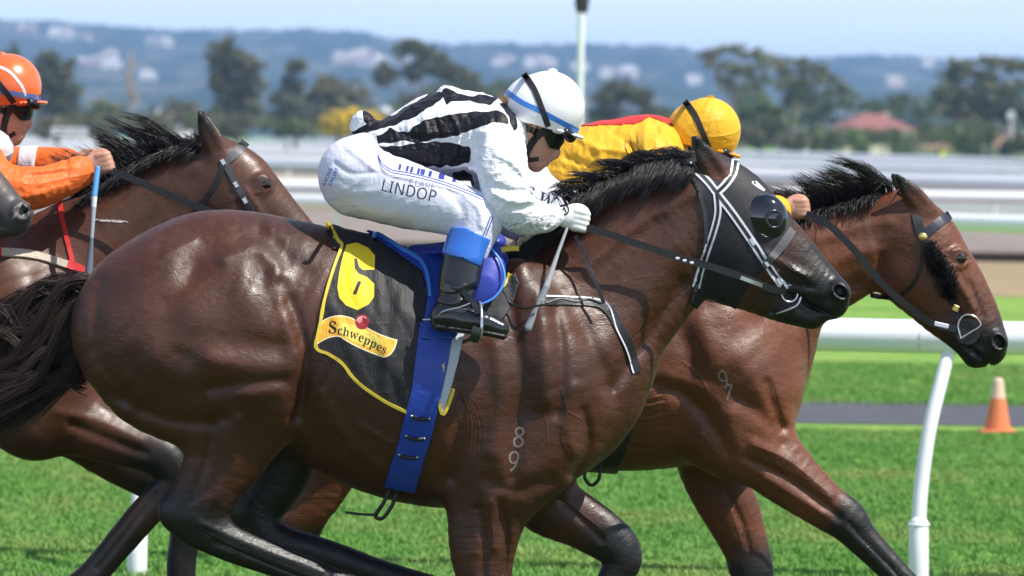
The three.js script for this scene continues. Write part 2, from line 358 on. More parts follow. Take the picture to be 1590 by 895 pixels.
// a lock of hair from guide bearings [px,py,z metres]; jit in px
function lock(guide, o = {}) {
  const n = o.n ?? 9, S = catmull(guide, 4), out = [], j = o.j ?? 4, jx = gauss() * j, jy = gauss() * j, jz = gauss() * j * 0.002, ph = rnd() * 6.28, wv = (o.wave ?? 2) * rnd(), len = rr(o.min ?? 0.7, 1);
  const ex = gauss() * (o.spread ?? 8), ey = gauss() * (o.spread ?? 8), ez = gauss() * (o.spread ?? 8) * 0.002;
  for (let i = 0; i < n; i++) {
    const t = i / (n - 1) * len, u = t * (S.length - 1), a = S[Math.floor(u)], b = S[Math.min(S.length - 1, Math.floor(u) + 1)], w = u - Math.floor(u);
    const x = lerp(a[0], b[0], w) + jx + ex * t * t + Math.sin(ph + t * 7) * wv * t, y = lerp(a[1], b[1], w) + jy + ey * t * t + Math.cos(ph + t * 6) * wv * t, z = lerp(a[2], b[2], w) + jz + ez * t;
    out.push(at(x, y, z));
  }
  return { p: out, r: (o.r ?? 0.0016) * rr(0.6, 1.3), a: rnd() * 6 };
}
function canvasTex(w, h, draw) { const c = document.createElement('canvas'); c.width = w; c.height = h; draw(c.getContext('2d'), w, h); const t = new THREE.CanvasTexture(c); t.colorSpace = THREE.SRGBColorSpace; return t; }

// ------------------------------------------------------------------ ground
const HZ = (px) => 215 + (px - 795) * 0.0157;                    // height of the level horizon at a bearing
function onPlane(px, py, h) { const p = at(px, py, CAMZ - 1), t = (h - CAMY) / (p[1] - CAMY); return [p[0] * t, h, CAMZ - t]; }
const grassTex = tileTex(512, (u, v) => {
  const a = per(u, v, 7, 5, 1), b = per(u, v, 31, 23, 2), c = per(u, v, 127, 97, 3), d = per(u, v, 256, 256, 4);
  const y = clamp(0.55 * a + 0.35 * b + 0.25 * c - 0.25), k = 0.86 + 0.2 * c + 0.12 * d;
  return [lerp(98, 146, y) * k, lerp(142, 158, y) * k, lerp(58, 86, y) * k];
}, true);
const bumpTex = tileTex(256, (u, v) => { const n = 255 * (0.4 * per(u, v, 16, 16, 8) + 0.35 * per(u, v, 64, 64, 9) + 0.25 * per(u, v, 128, 128, 10)); return [n, n, n]; });
const earthTex = tileTex(256, (u, v) => { const n = 0.75 + 0.3 * per(u, v, 9, 40, 12) + 0.25 * per(u, v, 60, 120, 13) - 0.05; return [255 * Math.min(1, 0.72 * n), 255 * Math.min(1, 0.72 * n), 255 * Math.min(1, 0.72 * n)]; }, true);
function sheet(name, quad, y, m, label, tile = 2, seg = [1, 1]) {
  const [a, b, c, d] = quad, pos = [], uv = [], ind = [];
  for (let j = 0; j <= seg[1]; j++) for (let i = 0; i <= seg[0]; i++) {
    const s = i / seg[0], t = j / seg[1], x = lerp(lerp(a[0], b[0], s), lerp(d[0], c[0], s), t), z = lerp(lerp(a[2], b[2], s), lerp(d[2], c[2], s), t);
    pos.push(x, y, z); uv.push(x / tile, z / tile);
  }
  for (let j = 0; j < seg[1]; j++) for (let i = 0; i < seg[0]; i++) { const q = j * (seg[0] + 1) + i; ind.push(q, q + 1, q + seg[0] + 2, q, q + seg[0] + 2, q + seg[0] + 1); }
  const g = new THREE.BufferGeometry(); g.setAttribute('position', new THREE.Float32BufferAttribute(pos, 3)); g.setAttribute('uv', new THREE.Float32BufferAttribute(uv, 2)); g.setIndex(ind); g.computeVertexNormals();
  return structure(name, g, m, 'structure', label);
}
const grassMat = mat([1, 1, 1], 0.95, { map: grassTex, bumpMap: bumpTex, bumpScale: 0.02, specularIntensity: 0.25 });
sheet('ground', [[-9000, 0, 60], [9000, 0, 60], [9000, 0, -9000], [-9000, 0, -9000]], 0, grassMat, 'green mown turf of the racecourse', 3);
sheet('racing_turf', [[-60, 0, 59], [60, 0, 59], [60, 0, -4.6], [-60, 0, -4.6]], 0.006, mat([0.28, 0.25, 0.28], 0.95, { map: grassTex, bumpMap: bumpTex, bumpScale: 0.02, specularIntensity: 0.2 }), 'long dark watered turf of the racing track under the horses', 3);
// a band of ground between two lines of sight, carried on sideways
function band(name, yl0, yr0, yl1, yr1, y, m, label, tile) {
  const L = (yl, yr) => { const a = onGround(300, yl), b = onGround(1300, yr), dx = b[0] - a[0], dz = b[2] - a[2], k = yl < 300 ? 1.5 : yl < 420 ? 3 : 9; return [[a[0] - dx * k, 0, a[2] - dz * k], [b[0] + dx * k, 0, b[2] + dz * k]]; };
  const [a, b] = L(yl1, yr1), [d, c] = L(yl0, yr0);
  return sheet(name, [a, b, c, d], y, m, label, tile);
}
band('path', 607.5, 623, 643.5, 659, 0.006, mat([0.15, 0.155, 0.18], 0.9, { map: earthTex, bumpMap: bumpTex, bumpScale: 0.004 }), 'grey asphalt service path beyond the running rail', 1.5);
band('dry_verge', 385, 401, 441, 457, 0.006, mat([0.62, 0.46, 0.24], 0.95, { map: earthTex, bumpMap: bumpTex, bumpScale: 0.01 }), 'strip of dry straw coloured grass beyond the path', 4);
band('dirt_track', 303, 334, 371, 388, 0.012, mat([0.48, 0.40, 0.34], 0.95, { map: earthTex }), 'grey brown sand training track', 5);
band('field', 281, 304, 304, 335, 0.02, mat([0.55, 0.60, 0.54], 0.95, { map: earthTex }), 'pale green infield between the far rails', 7);
band('dry_field', 256, 284, 283, 306, 0.03, mat([0.80, 0.70, 0.55], 0.95, { map: earthTex }), 'pale dry infield between the far rails', 9);
band('sand_track', 219, 246, 258, 286, 0.05, mat([0.86, 0.88, 0.90], 0.95, { map: earthTex }), 'pale sand track along the far fence', 9);
{ // mown turf blades on the part of the course the lens sees
  const blades = [];
  for (let b = 0; b < 8; b++) {
    const a = rnd() * 6.28, w = rr(0.0025, 0.004), h = rr(0.022, 0.042), lean = rr(0.006, 0.022), x = gauss() * 0.018, z = gauss() * 0.018, ca = Math.cos(a), sa = Math.sin(a);
    const g = new THREE.BufferGeometry();
    g.setAttribute('position', new THREE.Float32BufferAttribute([x - w * sa, 0, z + w * ca, x + w * sa, 0, z - w * ca, x + lean * 0.4 * ca - w * .7 * sa, h * .6, z + lean * .4 * sa + w * .7 * ca, x + lean * 0.4 * ca + w * .7 * sa, h * .6, z + lean * .4 * sa - w * .7 * ca, x + lean * ca, h, z + lean * sa], 3));
    g.setIndex([0, 1, 2, 1, 3, 2, 2, 3, 4]); g.computeVertexNormals(); blades.push(g);
  }
  const N = 80000, im = new THREE.InstancedMesh(merge(blades), mat([1, 1, 1], 0.75, { transmission: 0.25, thickness: 0, specularIntensity: 0.4 }), N), M = new THREE.Matrix4(), q = new THREE.Quaternion(), c = new THREE.Color();
  const pn0 = onGround(795, 623)[2], pn1 = onGround(795, 659)[2];
  for (let i = 0; i < N; i++) {
    let z = rr(-4, -28), x = rr(-1, 1) * (CAMZ - z) * 0.135;
    if (z > pn0 - 0.15 && z < pn1 + 0.1) z = rr(-4, pn1 * 0.7 - 6);
    if (z > pn0 - 0.15 && z < pn1 + 0.1) z = -10;
    const s = rr(0.7, 1.35); M.compose(new THREE.Vector3(x, 0, z), q.setFromAxisAngle(new THREE.Vector3(0, 1, 0), rnd() * 6.28), new THREE.Vector3(s, s * rr(0.4, 0.75), s)); im.setMatrixAt(i, M);
    const y = clamp(0.45 + 0.9 * fbm(x * 1.3, z * 0.9, 3, 3) + 0.25 * gauss()), k = rr(0.85, 1.15);
    im.setColorAt(i, c.setRGB(lerp(0.13, 0.28, y * y) * k, lerp(0.30, 0.35, y) * k, lerp(0.055, 0.10, y) * k));
  }
  im.name = 'grass'; im.userData = { kind: 'stuff', label: 'short green racecourse turf with straw coloured flecks', category: 'grass' }; im.castShadow = im.receiveShadow = true; scene.add(im);
}

// ------------------------------------------------------------------ hills
const RIDGE = [[-500, 18], [-200, 24], [0, 30], [60, 33], [150, 41], [250, 48], [330, 47], [400, 49], [480, 45], [560, 49], [620, 60], [700, 68], [800, 66], [900, 66], [985, 68], [1015, 64], [1050, 69], [1090, 75], [1200, 83], [1300, 86], [1390, 89], [1450, 92], [1500, 93], [1590, 90], [1900, 86], [2200, 95]];
const ridgeY = (px) => { for (let i = 0; i < RIDGE.length - 1; i++) if (px <= RIDGE[i + 1][0]) { const [a, b] = [RIDGE[i], RIDGE[i + 1]], t = clamp((px - a[0]) / (b[0] - a[0])); return lerp(a[1], b[1], t * t * (3 - 2 * t)); } return 95; };
const hillAt = (px, t) => {
  const u = Math.min(t, 1), d = lerp(2300, 6800, t), h = Math.pow(u, 0.85);
  let y = lerp(HZ(px) + 4, ridgeY(px), h) + (t > 0.04 ? fbm(px * 0.012, t * 5, 1, 4) * 11 * Math.sin(Math.min(1, u) * 2.6) + fbm(px * 0.11, t * 30, 4, 2) * 4.2 * (0.3 + u) : 0);
  if (t > 1) y += (t - 1) * 260;
  return at(px, y, CAMZ - d);
};
{
  const NX = 620, NT = 110, pos = [], col = [], ind = [];
  for (let j = 0; j <= NT; j++) for (let i = 0; i <= NX; i++) {
    const px = lerp(-480, 2150, i / NX), t = j / NT * 1.12; pos.push(...hillAt(px, t));
    const w = fbm(px * 0.02, t * 14, 7, 4), v = fbm(px * 0.16, t * 60, 9, 2), g = clamp(0.5 + w * 1.5 + v * 0.5);
    col.push(...[[0.03, 0.13], [0.055, 0.135], [0.04, 0.105]].map(([a, b]) => lerp(a, b, g * g)));
  }
  for (let j = 0; j < NT; j++) for (let i = 0; i < NX; i++) { const q = j * (NX + 1) + i; ind.push(q, q + 1, q + NX + 2, q, q + NX + 2, q + NX + 1); }
  const g = new THREE.BufferGeometry(); g.setAttribute('position', new THREE.Float32BufferAttribute(pos, 3)); g.setAttribute('color', new THREE.Float32BufferAttribute(col, 3)); g.setAttribute('uv', new THREE.Float32BufferAttribute(new Float32Array(pos.length / 3 * 2), 2)); g.setIndex(ind); g.computeVertexNormals();
  structure('hills', g, mat([1, 1, 1], 1, { vertexColors: true, specularIntensity: 0 }), 'structure', 'long wooded range of hills fading into blue haze');
}

// ------------------------------------------------------------------ buildings
const M = {
  cream: mat([0.62, 0.55, 0.45], 0.85), whiteWall: mat([0.75, 0.74, 0.72], 0.8), redRoof: mat([0.25, 0.10, 0.085], 0.8), tanRoof: mat([0.30, 0.17, 0.12], 0.85), greyRoof: mat([0.30, 0.31, 0.33], 0.7),
  pane: mat([0.03, 0.035, 0.04], 0.1), frame: mat([0.7, 0.7, 0.7], 0.6), railWhite: mat([0.80, 0.81, 0.83], 0.42), railGrey: mat([0.55, 0.58, 0.6], 0.45, { metalness: 0.4 }),
  bark: mat([0.16, 0.12, 0.09], 0.95), paleBark: mat([0.34, 0.30, 0.26], 0.9),
};
function gable(w, h, d, over, hip) {
  const W = w / 2 + over, D = d / 2 + over, r = Math.max(0.2, W - (hip ? Math.min(W, D) : 0));
  const p = [[-W, 0, D], [W, 0, D], [W, 0, -D], [-W, 0, -D], [-r, h, 0], [r, h, 0]], f = [[0, 1, 5], [0, 5, 4], [2, 3, 4], [2, 4, 5], [1, 2, 5], [3, 0, 4], [3, 2, 1], [3, 1, 0]], pos = [];
  for (const t of f) for (const i of t) pos.push(...p[i]);
  const g = new THREE.BufferGeometry(); g.setAttribute('position', new THREE.Float32BufferAttribute(pos, 3)); g.computeVertexNormals(); g.setAttribute('uv', new THREE.Float32BufferAttribute(new Float32Array(pos.length / 3 * 2), 2)); return g;
}
function house(name, label, px, d, w, dep, wallH, roofH, wm, rm, turn, wins, group) {
  const p = onGroundAt(px, d), t = thing(name, label, 'house', p, group), q = rotY(turn);
  const T = (g) => { g.applyQuaternion(q); g.translate(...p); return g; };
  part(t, 'wall', T(box([0, wallH / 2, 0], [w, wallH, dep])), wm);
  const r = gable(w, roofH, dep, 0.5, true); r.translate(0, wallH, 0); const ro = part(t, 'roof', T(r), rm);
  part(ro, 'chimney', T(box([w * 0.22, wallH + roofH * 0.8, -0.6], [0.7, 1.4, 0.7])), wm);
  for (const [x, y, ww, hh] of wins) { const f = part(t, 'window', T(box([x, y, dep / 2 + 0.03], [ww + 0.2, hh + 0.2, 0.1])), M.frame); part(f, 'pane', T(box([x, y, dep / 2 + 0.09], [ww, hh, 0.06])), M.pane); }
  return t;
}
function onGroundAt(px, d) { const a = at(px, HZ(px) + CAMY * F / d, CAMZ - d); return [a[0], 0, CAMZ - d]; }
house('red_roofed_house', 'cream two storey house with red hipped roof behind the far rails', 1353, 760, 11.5, 8, 4.2, 2.5, M.cream, M.redRoof, 0.25, [[-3.5, 2.6, 1.4, 1.2], [-0.6, 2.6, 1.4, 1.2], [3, 2.6, 1.8, 1.2], [-2.6, 0.9, 2, 1.2], [2.4, 1, 1.2, 1.8]]);
house('low_house', 'small house with rust red roof beside the cream two storey house', 1283, 740, 4.5, 6, 1.9, 1.5, M.cream, M.redRoof, 0.1, [[0, 1, 1.2, 0.9]]);
house('white_cottage', 'white walled cottage with grey roof left of the red roofs', 1243, 770, 4.5, 6, 2.6, 1.2, M.whiteWall, M.greyRoof, 0.3, [[-0.8, 1.3, 1, 0.9]]);
house('tan_roofed_house', 'wide bungalow with brown tiled roof by the tall lamp pole', 1549, 700, 11, 8, 1.9, 2.0, M.cream, M.tanRoof, -0.1, [[-3, 1, 1.6, 1], [1, 1, 1.6, 1]]);
house('tan_roofed_house', 'brown roofed bungalow next to the yellow square sign', 1462, 720, 7, 7, 1.5, 1.6, M.cream, M.tanRoof, 0.15, [[-1, 0.8, 1.4, 0.8]]);
house('rust_roofed_house', 'house with bright rust tiled roof at the right picture edge', 1618, 760, 9, 8, 2.9, 2.0, M.cream, mat([0.42, 0.16, 0.09], 0.85), 0, [[-2, 1.2, 1.4, 1]]);
house('grey_roofed_shed', 'low shed with pale grey roof behind the leading dark mane', 252, 800, 9, 8, 3.8, 2.2, M.whiteWall, M.greyRoof, 0.2, [[0, 1.5, 1.4, 1]]);
house('white_hall', 'long white building behind the striped jacket', 600, 900, 5.5, 8, 6.6, 0.8, M.whiteWall, mat([0.75, 0.78, 0.8], 0.5), 0.1, [[-2, 5, 1.4, 1.2], [2, 5, 1.4, 1.2]]);
{ // pale houses scattered over the hillside
  const wallG = new THREE.BoxGeometry(1, 1, 1), roofG = gable(1, 0.45, 1, 0.05, true), wm = [mat([0.78, 0.74, 0.70], 0.8), mat([0.7, 0.68, 0.66], 0.8), mat([0.66, 0.5, 0.42], 0.8)], rm = [mat([0.6, 0.55, 0.52], 0.8), mat([0.5, 0.33, 0.27], 0.8), mat([0.7, 0.7, 0.7], 0.8)];
  const spots = [];
  const cl = (x0, x1, y0, y1, n, where) => { for (let i = 0; i < n; i++) spots.push([rr(x0, x1), rr(y0, y1), where]); };
  cl(522, 600, 82, 106, 16, 'in the bright hillside cluster left of the flat topped tree'); cl(128, 185, 100, 108, 8, 'in the hillside row right of the dark rounded tree'); cl(78, 135, 55, 64, 7, 'in the hillside row above the dark rounded tree'); cl(28, 50, 46, 52, 3, 'high on the ridge above the orange cap'); cl(225, 260, 68, 76, 4, 'on the hillside left of the tall dark gum'); cl(228, 246, 122, 127, 2, 'low on the hillside beside the tall dark gum'); cl(820, 862, 96, 106, 7, 'on the hillside above the white cap'); cl(938, 992, 114, 126, 7, 'on the hillside right of the marker post'); cl(890, 912, 106, 112, 3, 'on the hillside behind the marker post'); cl(1060, 1085, 125, 134, 3, 'on the hillside left of the tall open gum'); cl(770, 800, 95, 104, 4, 'on the hillside left of the white cap'); cl(1380, 1400, 132, 138, 3, 'on the hillside above the red roofed house'); cl(1435, 1450, 100, 106, 3, 'high on the hillside left of the large gum'); cl(163, 184, 88, 94, 2, 'on the hillside above the bare pale tree'); cl(610, 640, 100, 108, 4, 'on the hillside behind the flat topped tree');
  for (const [px, py, where] of spots) {
    let lo = 0.05, hi = 1; for (let i = 0; i < 22; i++) { const m = (lo + hi) / 2, p = hillAt(px, m); toPx(...p)[1] > py ? lo = m : hi = m; }
    const p = hillAt(px, (lo + hi) / 2), w = rr(9, 20), h = rr(4, 7), q = rotY(rr(-0.6, 0.6)), i = Math.floor(rnd() * 3);
    const t = thing('hillside_house', 'small pale house ' + where, 'house', [p[0], p[1] - 1, p[2]], 'pale houses ' + where);
    const a = wallG.clone(); a.scale(w, h + 3, 9); a.applyQuaternion(q); a.translate(p[0], p[1] - 1 + (h + 3) / 2, p[2]); part(t, 'wall', a, wm[i]);
    const b = roofG.clone(); b.scale(w, 5, 9); b.applyQuaternion(q); b.translate(p[0], p[1] + h + 2, p[2]); part(t, 'roof', b, rm[Math.floor(rnd() * 3)]);
  }
}

// ------------------------------------------------------------------ trees
function leafMat(c, s) { return mat(c, 0.8, { transmission: 0.2, thickness: 0, specularIntensity: 0.3, vertexColors: true }); }
const LEAF = leafMat([1, 1, 1]);
function tree(name, label, d, trunkPx, blobs, col, o = {}) {
  const z = CAMZ - d, m = d / F, base = onGroundAt(trunkPx, d), t = thing(name, label, o.category ?? 'tree', base, o.group);
  const pos = [], cc = [], limbs = [];
  const top = Math.min(...blobs.map((b) => b[1]));
  for (const [bx, by, rx, ry, dens = 1] of blobs) {
    const c = at(bx, by, z), RX = rx * m, RY = ry * m, RZ = Math.min(RX, RY) * 1.1 + 0.3, zo = gauss() * RX * 0.5;
    // every blob is a cluster of smaller clumps with gaps
    const nc = Math.max(6, Math.round(rx * ry / 14));
    for (let k = 0; k < nc; k++) {
      const u = rnd() * 6.28, v = Math.acos(rr(-1, 1)), rad = Math.pow(rnd(), 0.45), kx = c[0] + Math.sin(v) * Math.cos(u) * RX * rad, ky = c[1] + Math.cos(v) * RY * rad, kz = z + zo + Math.sin(v) * Math.sin(u) * RZ * rad, kr = rr(0.35, 0.8) * (o.clump ?? 1);
      const tone = rr(0.75, 1.25), n = Math.round(34 * dens * (o.dens ?? 1));
      for (let i = 0; i < n; i++) {
        const a = [0, 1, 2].map(() => gauss() * kr * 0.75), p = [kx + a[0], ky + a[1] * 0.75, kz + a[2]], s = rr(0.16, 0.36) * (o.leaf ?? 1);
        const e1 = new THREE.Vector3(rnd() - .5, rnd() - .5, rnd() - .5).normalize(), e2 = new THREE.Vector3(rnd() - .5, rnd() - .5, rnd() - .5).cross(e1).normalize();
        const P = (f, g) => [p[0] + (e1.x * f + e2.x * g) * s, p[1] + (e1.y * f + e2.y * g) * s, p[2] + (e1.z * f + e2.z * g) * s];
        const A = P(-1, 0), B = P(0, -.55), C = P(1, 0), D = P(0, .55); pos.push(...A, ...B, ...C, ...A, ...C, ...D);
        const w = 1.25 * tone * rr(0.8, 1.2), yl = rr(0.85, 1.2), q = col[Math.floor(rnd() * col.length)];
        for (let h = 0; h < 6; h++) cc.push(q[0] * w * yl, q[1] * w, q[2] * w);
      }
    }
    limbs.push([c[0], c[1], z + zo]);
  }
  const r0 = (o.trunk ?? 0.32), fork = [base[0] * 0.6 + at((trunkPx + blobs[0][0]) / 2, 0, z)[0] * 0.4, lerp(0, at(trunkPx, top, z)[1], 0.42), z];
  part(t, 'trunk', [tube([base, [base[0] + 0.1, fork[1] * 0.5, z], fork], r0, 7, { taper: (u) => 1.2 - 0.45 * u }), ...limbs.map((l) => tube([fork, [lerp(fork[0], l[0], .5), lerp(fork[1], l[1], .6), lerp(z, l[2], .5)], l], r0 * 0.45, 5, { n: 6, taper: (u) => 1.2 - u }))], o.bark ?? M.bark);
  const g = new THREE.BufferGeometry(); g.setAttribute('position', new THREE.Float32BufferAttribute(pos, 3)); g.setAttribute('color', new THREE.Float32BufferAttribute(cc, 3)); g.computeVertexNormals(); g.setAttribute('uv', new THREE.Float32BufferAttribute(new Float32Array(pos.length / 3 * 2), 2));
  part(t, 'crown', g, LEAF);
  return t;
}
const OL = [[0.115, 0.125, 0.065], [0.135, 0.145, 0.075], [0.10, 0.105, 0.065]], DK = [[0.09, 0.10, 0.05], [0.11, 0.12, 0.06]], GR = [[0.11, 0.17, 0.055], [0.135, 0.19, 0.07]], GUM = [[0.19, 0.19, 0.10], [0.155, 0.16, 0.09], [0.22, 0.20, 0.12]];
const gT = { group: 'trees beyond the far rails' };
tree('dark_tree', 'dark rounded tree just behind the orange cap', 700, 88, [[86, 104, 36, 30], [80, 140, 34, 34], [104, 155, 26, 34], [86, 180, 32, 24]], DK, gT);
tree('slim_tree', 'slim dark treetop above the orange cap', 820, 15, [[16, 82, 14, 16], [12, 110, 18, 18], [12, 150, 24, 30], [10, 185, 28, 20]], DK, gT);
tree('tall_tree', 'tall dark gum with two leading clumps above the long black mane', 680, 366, [[348, 82, 30, 26], [386, 104, 24, 26], [340, 118, 22, 24], [366, 140, 46, 36], [372, 180, 52, 28]], DK.concat(OL), gT);
tree('narrow_tree', 'narrow tree with a small round top right of the tall dark gum', 700, 458, [[460, 104, 18, 15], [455, 135, 20, 18], [446, 165, 30, 26], [440, 190, 36, 16]], DK.concat(OL), gT);
tree('spreading_tree', 'broad olive tree left of the striped jacket', 690, 525, [[512, 132, 30, 20], [540, 148, 34, 24], [500, 168, 40, 28], [560, 178, 42, 22], [500, 194, 50, 14]], OL.concat(GUM), gT);
tree('flowering_bush', 'bright yellow flowering wattle bush beside the striped jacket', 560, 548, [[545, 186, 42, 15], [530, 198, 34, 12], [570, 192, 30, 14]], [[0.62, 0.46, 0.03], [0.55, 0.42, 0.05], [0.3, 0.28, 0.06]], { category: 'bush', trunk: 0.15 });
tree('umbrella_pine', 'dark flat topped tree rising above the striped jacket', 720, 640, [[640, 78, 30, 18], [672, 92, 34, 20], [602, 110, 20, 15], [594, 122, 14, 12], [690, 110, 34, 18], [725, 128, 32, 18], [640, 112, 16, 18]], DK.concat(OL), { ...gT, trunk: 0.4 });
tree('low_tree', 'green low tree filling the gap above the striped jacket', 760, 700, [[690, 150, 50, 20], [640, 165, 38, 18], [740, 152, 40, 18], [780, 140, 26, 20], [700, 172, 90, 20]], GR.concat(OL), gT);
tree('round_tree', 'rounded dark tree right of the white cap', 690, 960, [[956, 134, 24, 14], [950, 152, 34, 16], [990, 150, 28, 18], [1008, 172, 26, 18], [940, 178, 36, 18]], OL.concat(DK), gT);
tree('tall_gum', 'tall open gum tree with grey limbs above the yellow cap', 700, 1150, [[1102, 84, 20, 9, .8], [1138, 76, 30, 9, .8], [1170, 86, 26, 10, .8], [1098, 100, 14, 8, .7], [1200, 96, 18, 10, .7], [1130, 104, 26, 10, .7], [1165, 112, 30, 12, .7], [1120, 124, 18, 9, .7], [1150, 140, 36, 14, .6], [1180, 130, 24, 10, .7]], GUM, { ...gT, bark: M.paleBark, trunk: 0.4, clump: 0.85 });
tree('leaning_gum', 'spreading gum tree between the yellow cap and the red roofs', 720, 1235, [[1240, 98, 26, 9, .8], [1216, 112, 22, 10, .8], [1266, 108, 26, 10, .8], [1230, 128, 38, 16], [1282, 126, 24, 10], [1250, 152, 46, 20], [1305, 138, 18, 9]], GUM.concat(OL), { ...gT, bark: M.paleBark });
tree('scrub_tree', 'dense green tree standing behind the yellow cap', 640, 1180, [[1172, 168, 34, 22], [1200, 185, 36, 24], [1165, 196, 26, 24], [1180, 215, 40, 14]], GR.concat(DK), gT);
tree('garden_tree', 'rounded olive tree above the red roofed house', 830, 1318, [[1310, 155, 34, 18], [1340, 168, 30, 16], [1280, 176, 30, 20], [1250, 180, 24, 20]], OL.concat(GR), gT);
tree('garden_tree', 'broad green tree between the red roof and the big gum', 850, 1405, [[1398, 158, 30, 13], [1430, 168, 30, 18], [1380, 172, 34, 14], [1420, 195, 44, 20], [1445, 215, 30, 14]], GR.concat(OL), gT);
tree('broad_gum', 'large grey green gum tree above the brown roofs', 690, 1535, [[1494, 98, 24, 9], [1540, 96, 34, 8], [1580, 104, 26, 12], [1478, 118, 24, 12], [1520, 118, 36, 14], [1464, 142, 22, 16], [1505, 146, 38, 18], [1560, 140, 38, 20], [1475, 172, 34, 18], [1530, 175, 50, 22], [1585, 175, 30, 26], [1510, 198, 70, 14]], GUM.concat(OL), { ...gT, trunk: 0.5, bark: M.paleBark });
const gB = { category: 'bush', trunk: 0.12, group: 'bushes beyond the far rails' };
tree('garden_bush', 'green bush in front of the cream two storey house', 650, 1325, [[1322, 214, 26, 16], [1336, 226, 20, 12]], GR, gB);
tree('garden_bush', 'small dark bush right of the cream two storey house', 650, 1408, [[1406, 226, 26, 11], [1400, 234, 22, 8]], DK.concat(GR), gB);
tree('garden_bush', 'upright dark bush between the two brown roofs', 640, 1500, [[1500, 205, 14, 10], [1500, 225, 22, 18]], DK.concat(GR), gB);
tree('garden_bush', 'leafy bush left of the rust red roof', 660, 1262, [[1262, 206, 22, 14], [1258, 222, 28, 12]], OL, gB);
tree('garden_bush', 'yellow green bush between the dark tree and the black mane', 720, 160, [[165, 166, 32, 10], [150, 182, 36, 12], [200, 186, 28, 12]], GUM.concat(GR), gB);
tree('garden_bush', 'low olive bush beside the pale grey shed roof', 700, 262, [[250, 182, 36, 14], [290, 176, 26, 18], [222, 190, 30, 10], [268, 158, 14, 5]], OL.concat(GUM), gB);
tree('garden_bush', 'dark green bush by the pole right of the white cap', 620, 1050, [[1040, 190, 36, 18], [1090, 205, 40, 18], [1000, 200, 30, 16], [930, 200, 40, 12]], DK.concat(GR), gB);
tree('bare_tree', 'thin pale almost leafless tree left of the black mane', 750, 205, [[206, 100, 8, 14, .25], [202, 125, 10, 16, .25], [208, 150, 10, 16, .3]], [[0.3, 0.25, 0.17]], { ...gT, trunk: 0.2, bark: M.paleBark });

for (let i = 0; i < 24; i++) { const x = lerp(-80, 1680, i / 23) + rr(-18, 18), y0 = HZ(x) + rr(-22, -8); tree('scrub_bush', 'low scrubby bush in the hedge along the far fence', rr(560, 620), x, [[x, y0, rr(30, 44), rr(10, 16)], [x + rr(-30, 30), y0 + 8, rr(30, 44), 10]], [OL, DK, GR, GUM][Math.floor(rnd() * 4)].concat(OL), { category: 'bush', trunk: 0.12, group: 'bushes in the hedge along the far fence', dens: 0.8 }); }

// ------------------------------------------------------------------ rails
function railFence(name, label, pa, pb, h, tubes, postEvery, o = {}) {
  const a = onPlane(pa[0], pa[1], h), b = onPlane(pb[0], pb[1], h), D = new THREE.Vector3(b[0] - a[0], 0, b[2] - a[2]), L = D.length(); D.normalize();
  const ext = o.ext ?? 0.6, s0 = -L * ext, s1 = L * (1 + ext), P = (s, y) => [a[0] + D.x * s, y, a[2] + D.z * s], t = thing(name, label, 'rail', P(s0, 0), o.group ?? 'white rails of the far tracks');
  for (const [y, r] of tubes) part(t, 'rail', tube([P(s0, y), P((s0 + s1) / 2, y), P(s1, y)], r, 12, { n: 4 }), M.railWhite);
  const n = Math.floor((s1 - s0) / postEvery), g = new THREE.CylinderGeometry(o.pr ?? 0.035, o.pr ?? 0.035, h, 8);
  for (let i = 0; i <= n; i++) { const q = g.clone(); q.translate(...P(s0 + i * postEvery + (o.shift ?? 0.7), h / 2)); part(t, 'post', q, M.railWhite); }
  return t;
}
railFence('track_rail', 'white tubular rail of the training track, nearest of the far rails', [455, 302], [1551, 334], 1.15, [[1.05, 0.10]], 4.5, { ext: 0.5, shift: 2.6 });
railFence('track_rail', 'thin white rail between the two broad far rails', [455, 279], [1551, 297], 1.1, [[0.98, 0.11]], 6, { ext: 0.5 });
railFence('track_rail', 'broad white rail of the outer track, just under the far fence', [455, 247], [1551, 276], 1.15, [[0.98, 0.19]], 8, { ext: 0.5, pr: 0.05 });
railFence('course_fence', 'pale three railed fence at the far edge of the racecourse', [455, 214], [1551, 247], 1.35, [[1.27, 0.13], [0.9, 0.11], [0.5, 0.13]], 4, { ext: 0.35, pr: 0.06, group: 'fences at the far edge' });
railFence('course_fence', 'white single rail below the three railed far fence', [455, 236], [1551, 261], 1.2, [[1.1, 0.09]], 7, { ext: 0.4, pr: 0.05, group: 'fences at the far edge' });
{ // white hurdle behind the orange rider
  const z = CAMZ - 150, p = at(107, 205, z), t = thing('white_hurdle', 'short white hurdle panel above the far rails by the orange rider', 'hurdle', [p[0], 0, z]);
  const y = at(107, 200, z)[1]; for (const dy of [0, 0.14]) part(t, 'rail', box([p[0], y - dy, z], [1.15, 0.07, 0.05]), M.railWhite); for (const s of [-0.5, 0, 0.5]) part(t, 'post', box([p[0] + s, y / 2, z - 0.06], [0.06, y, 0.05]), M.railWhite);
}
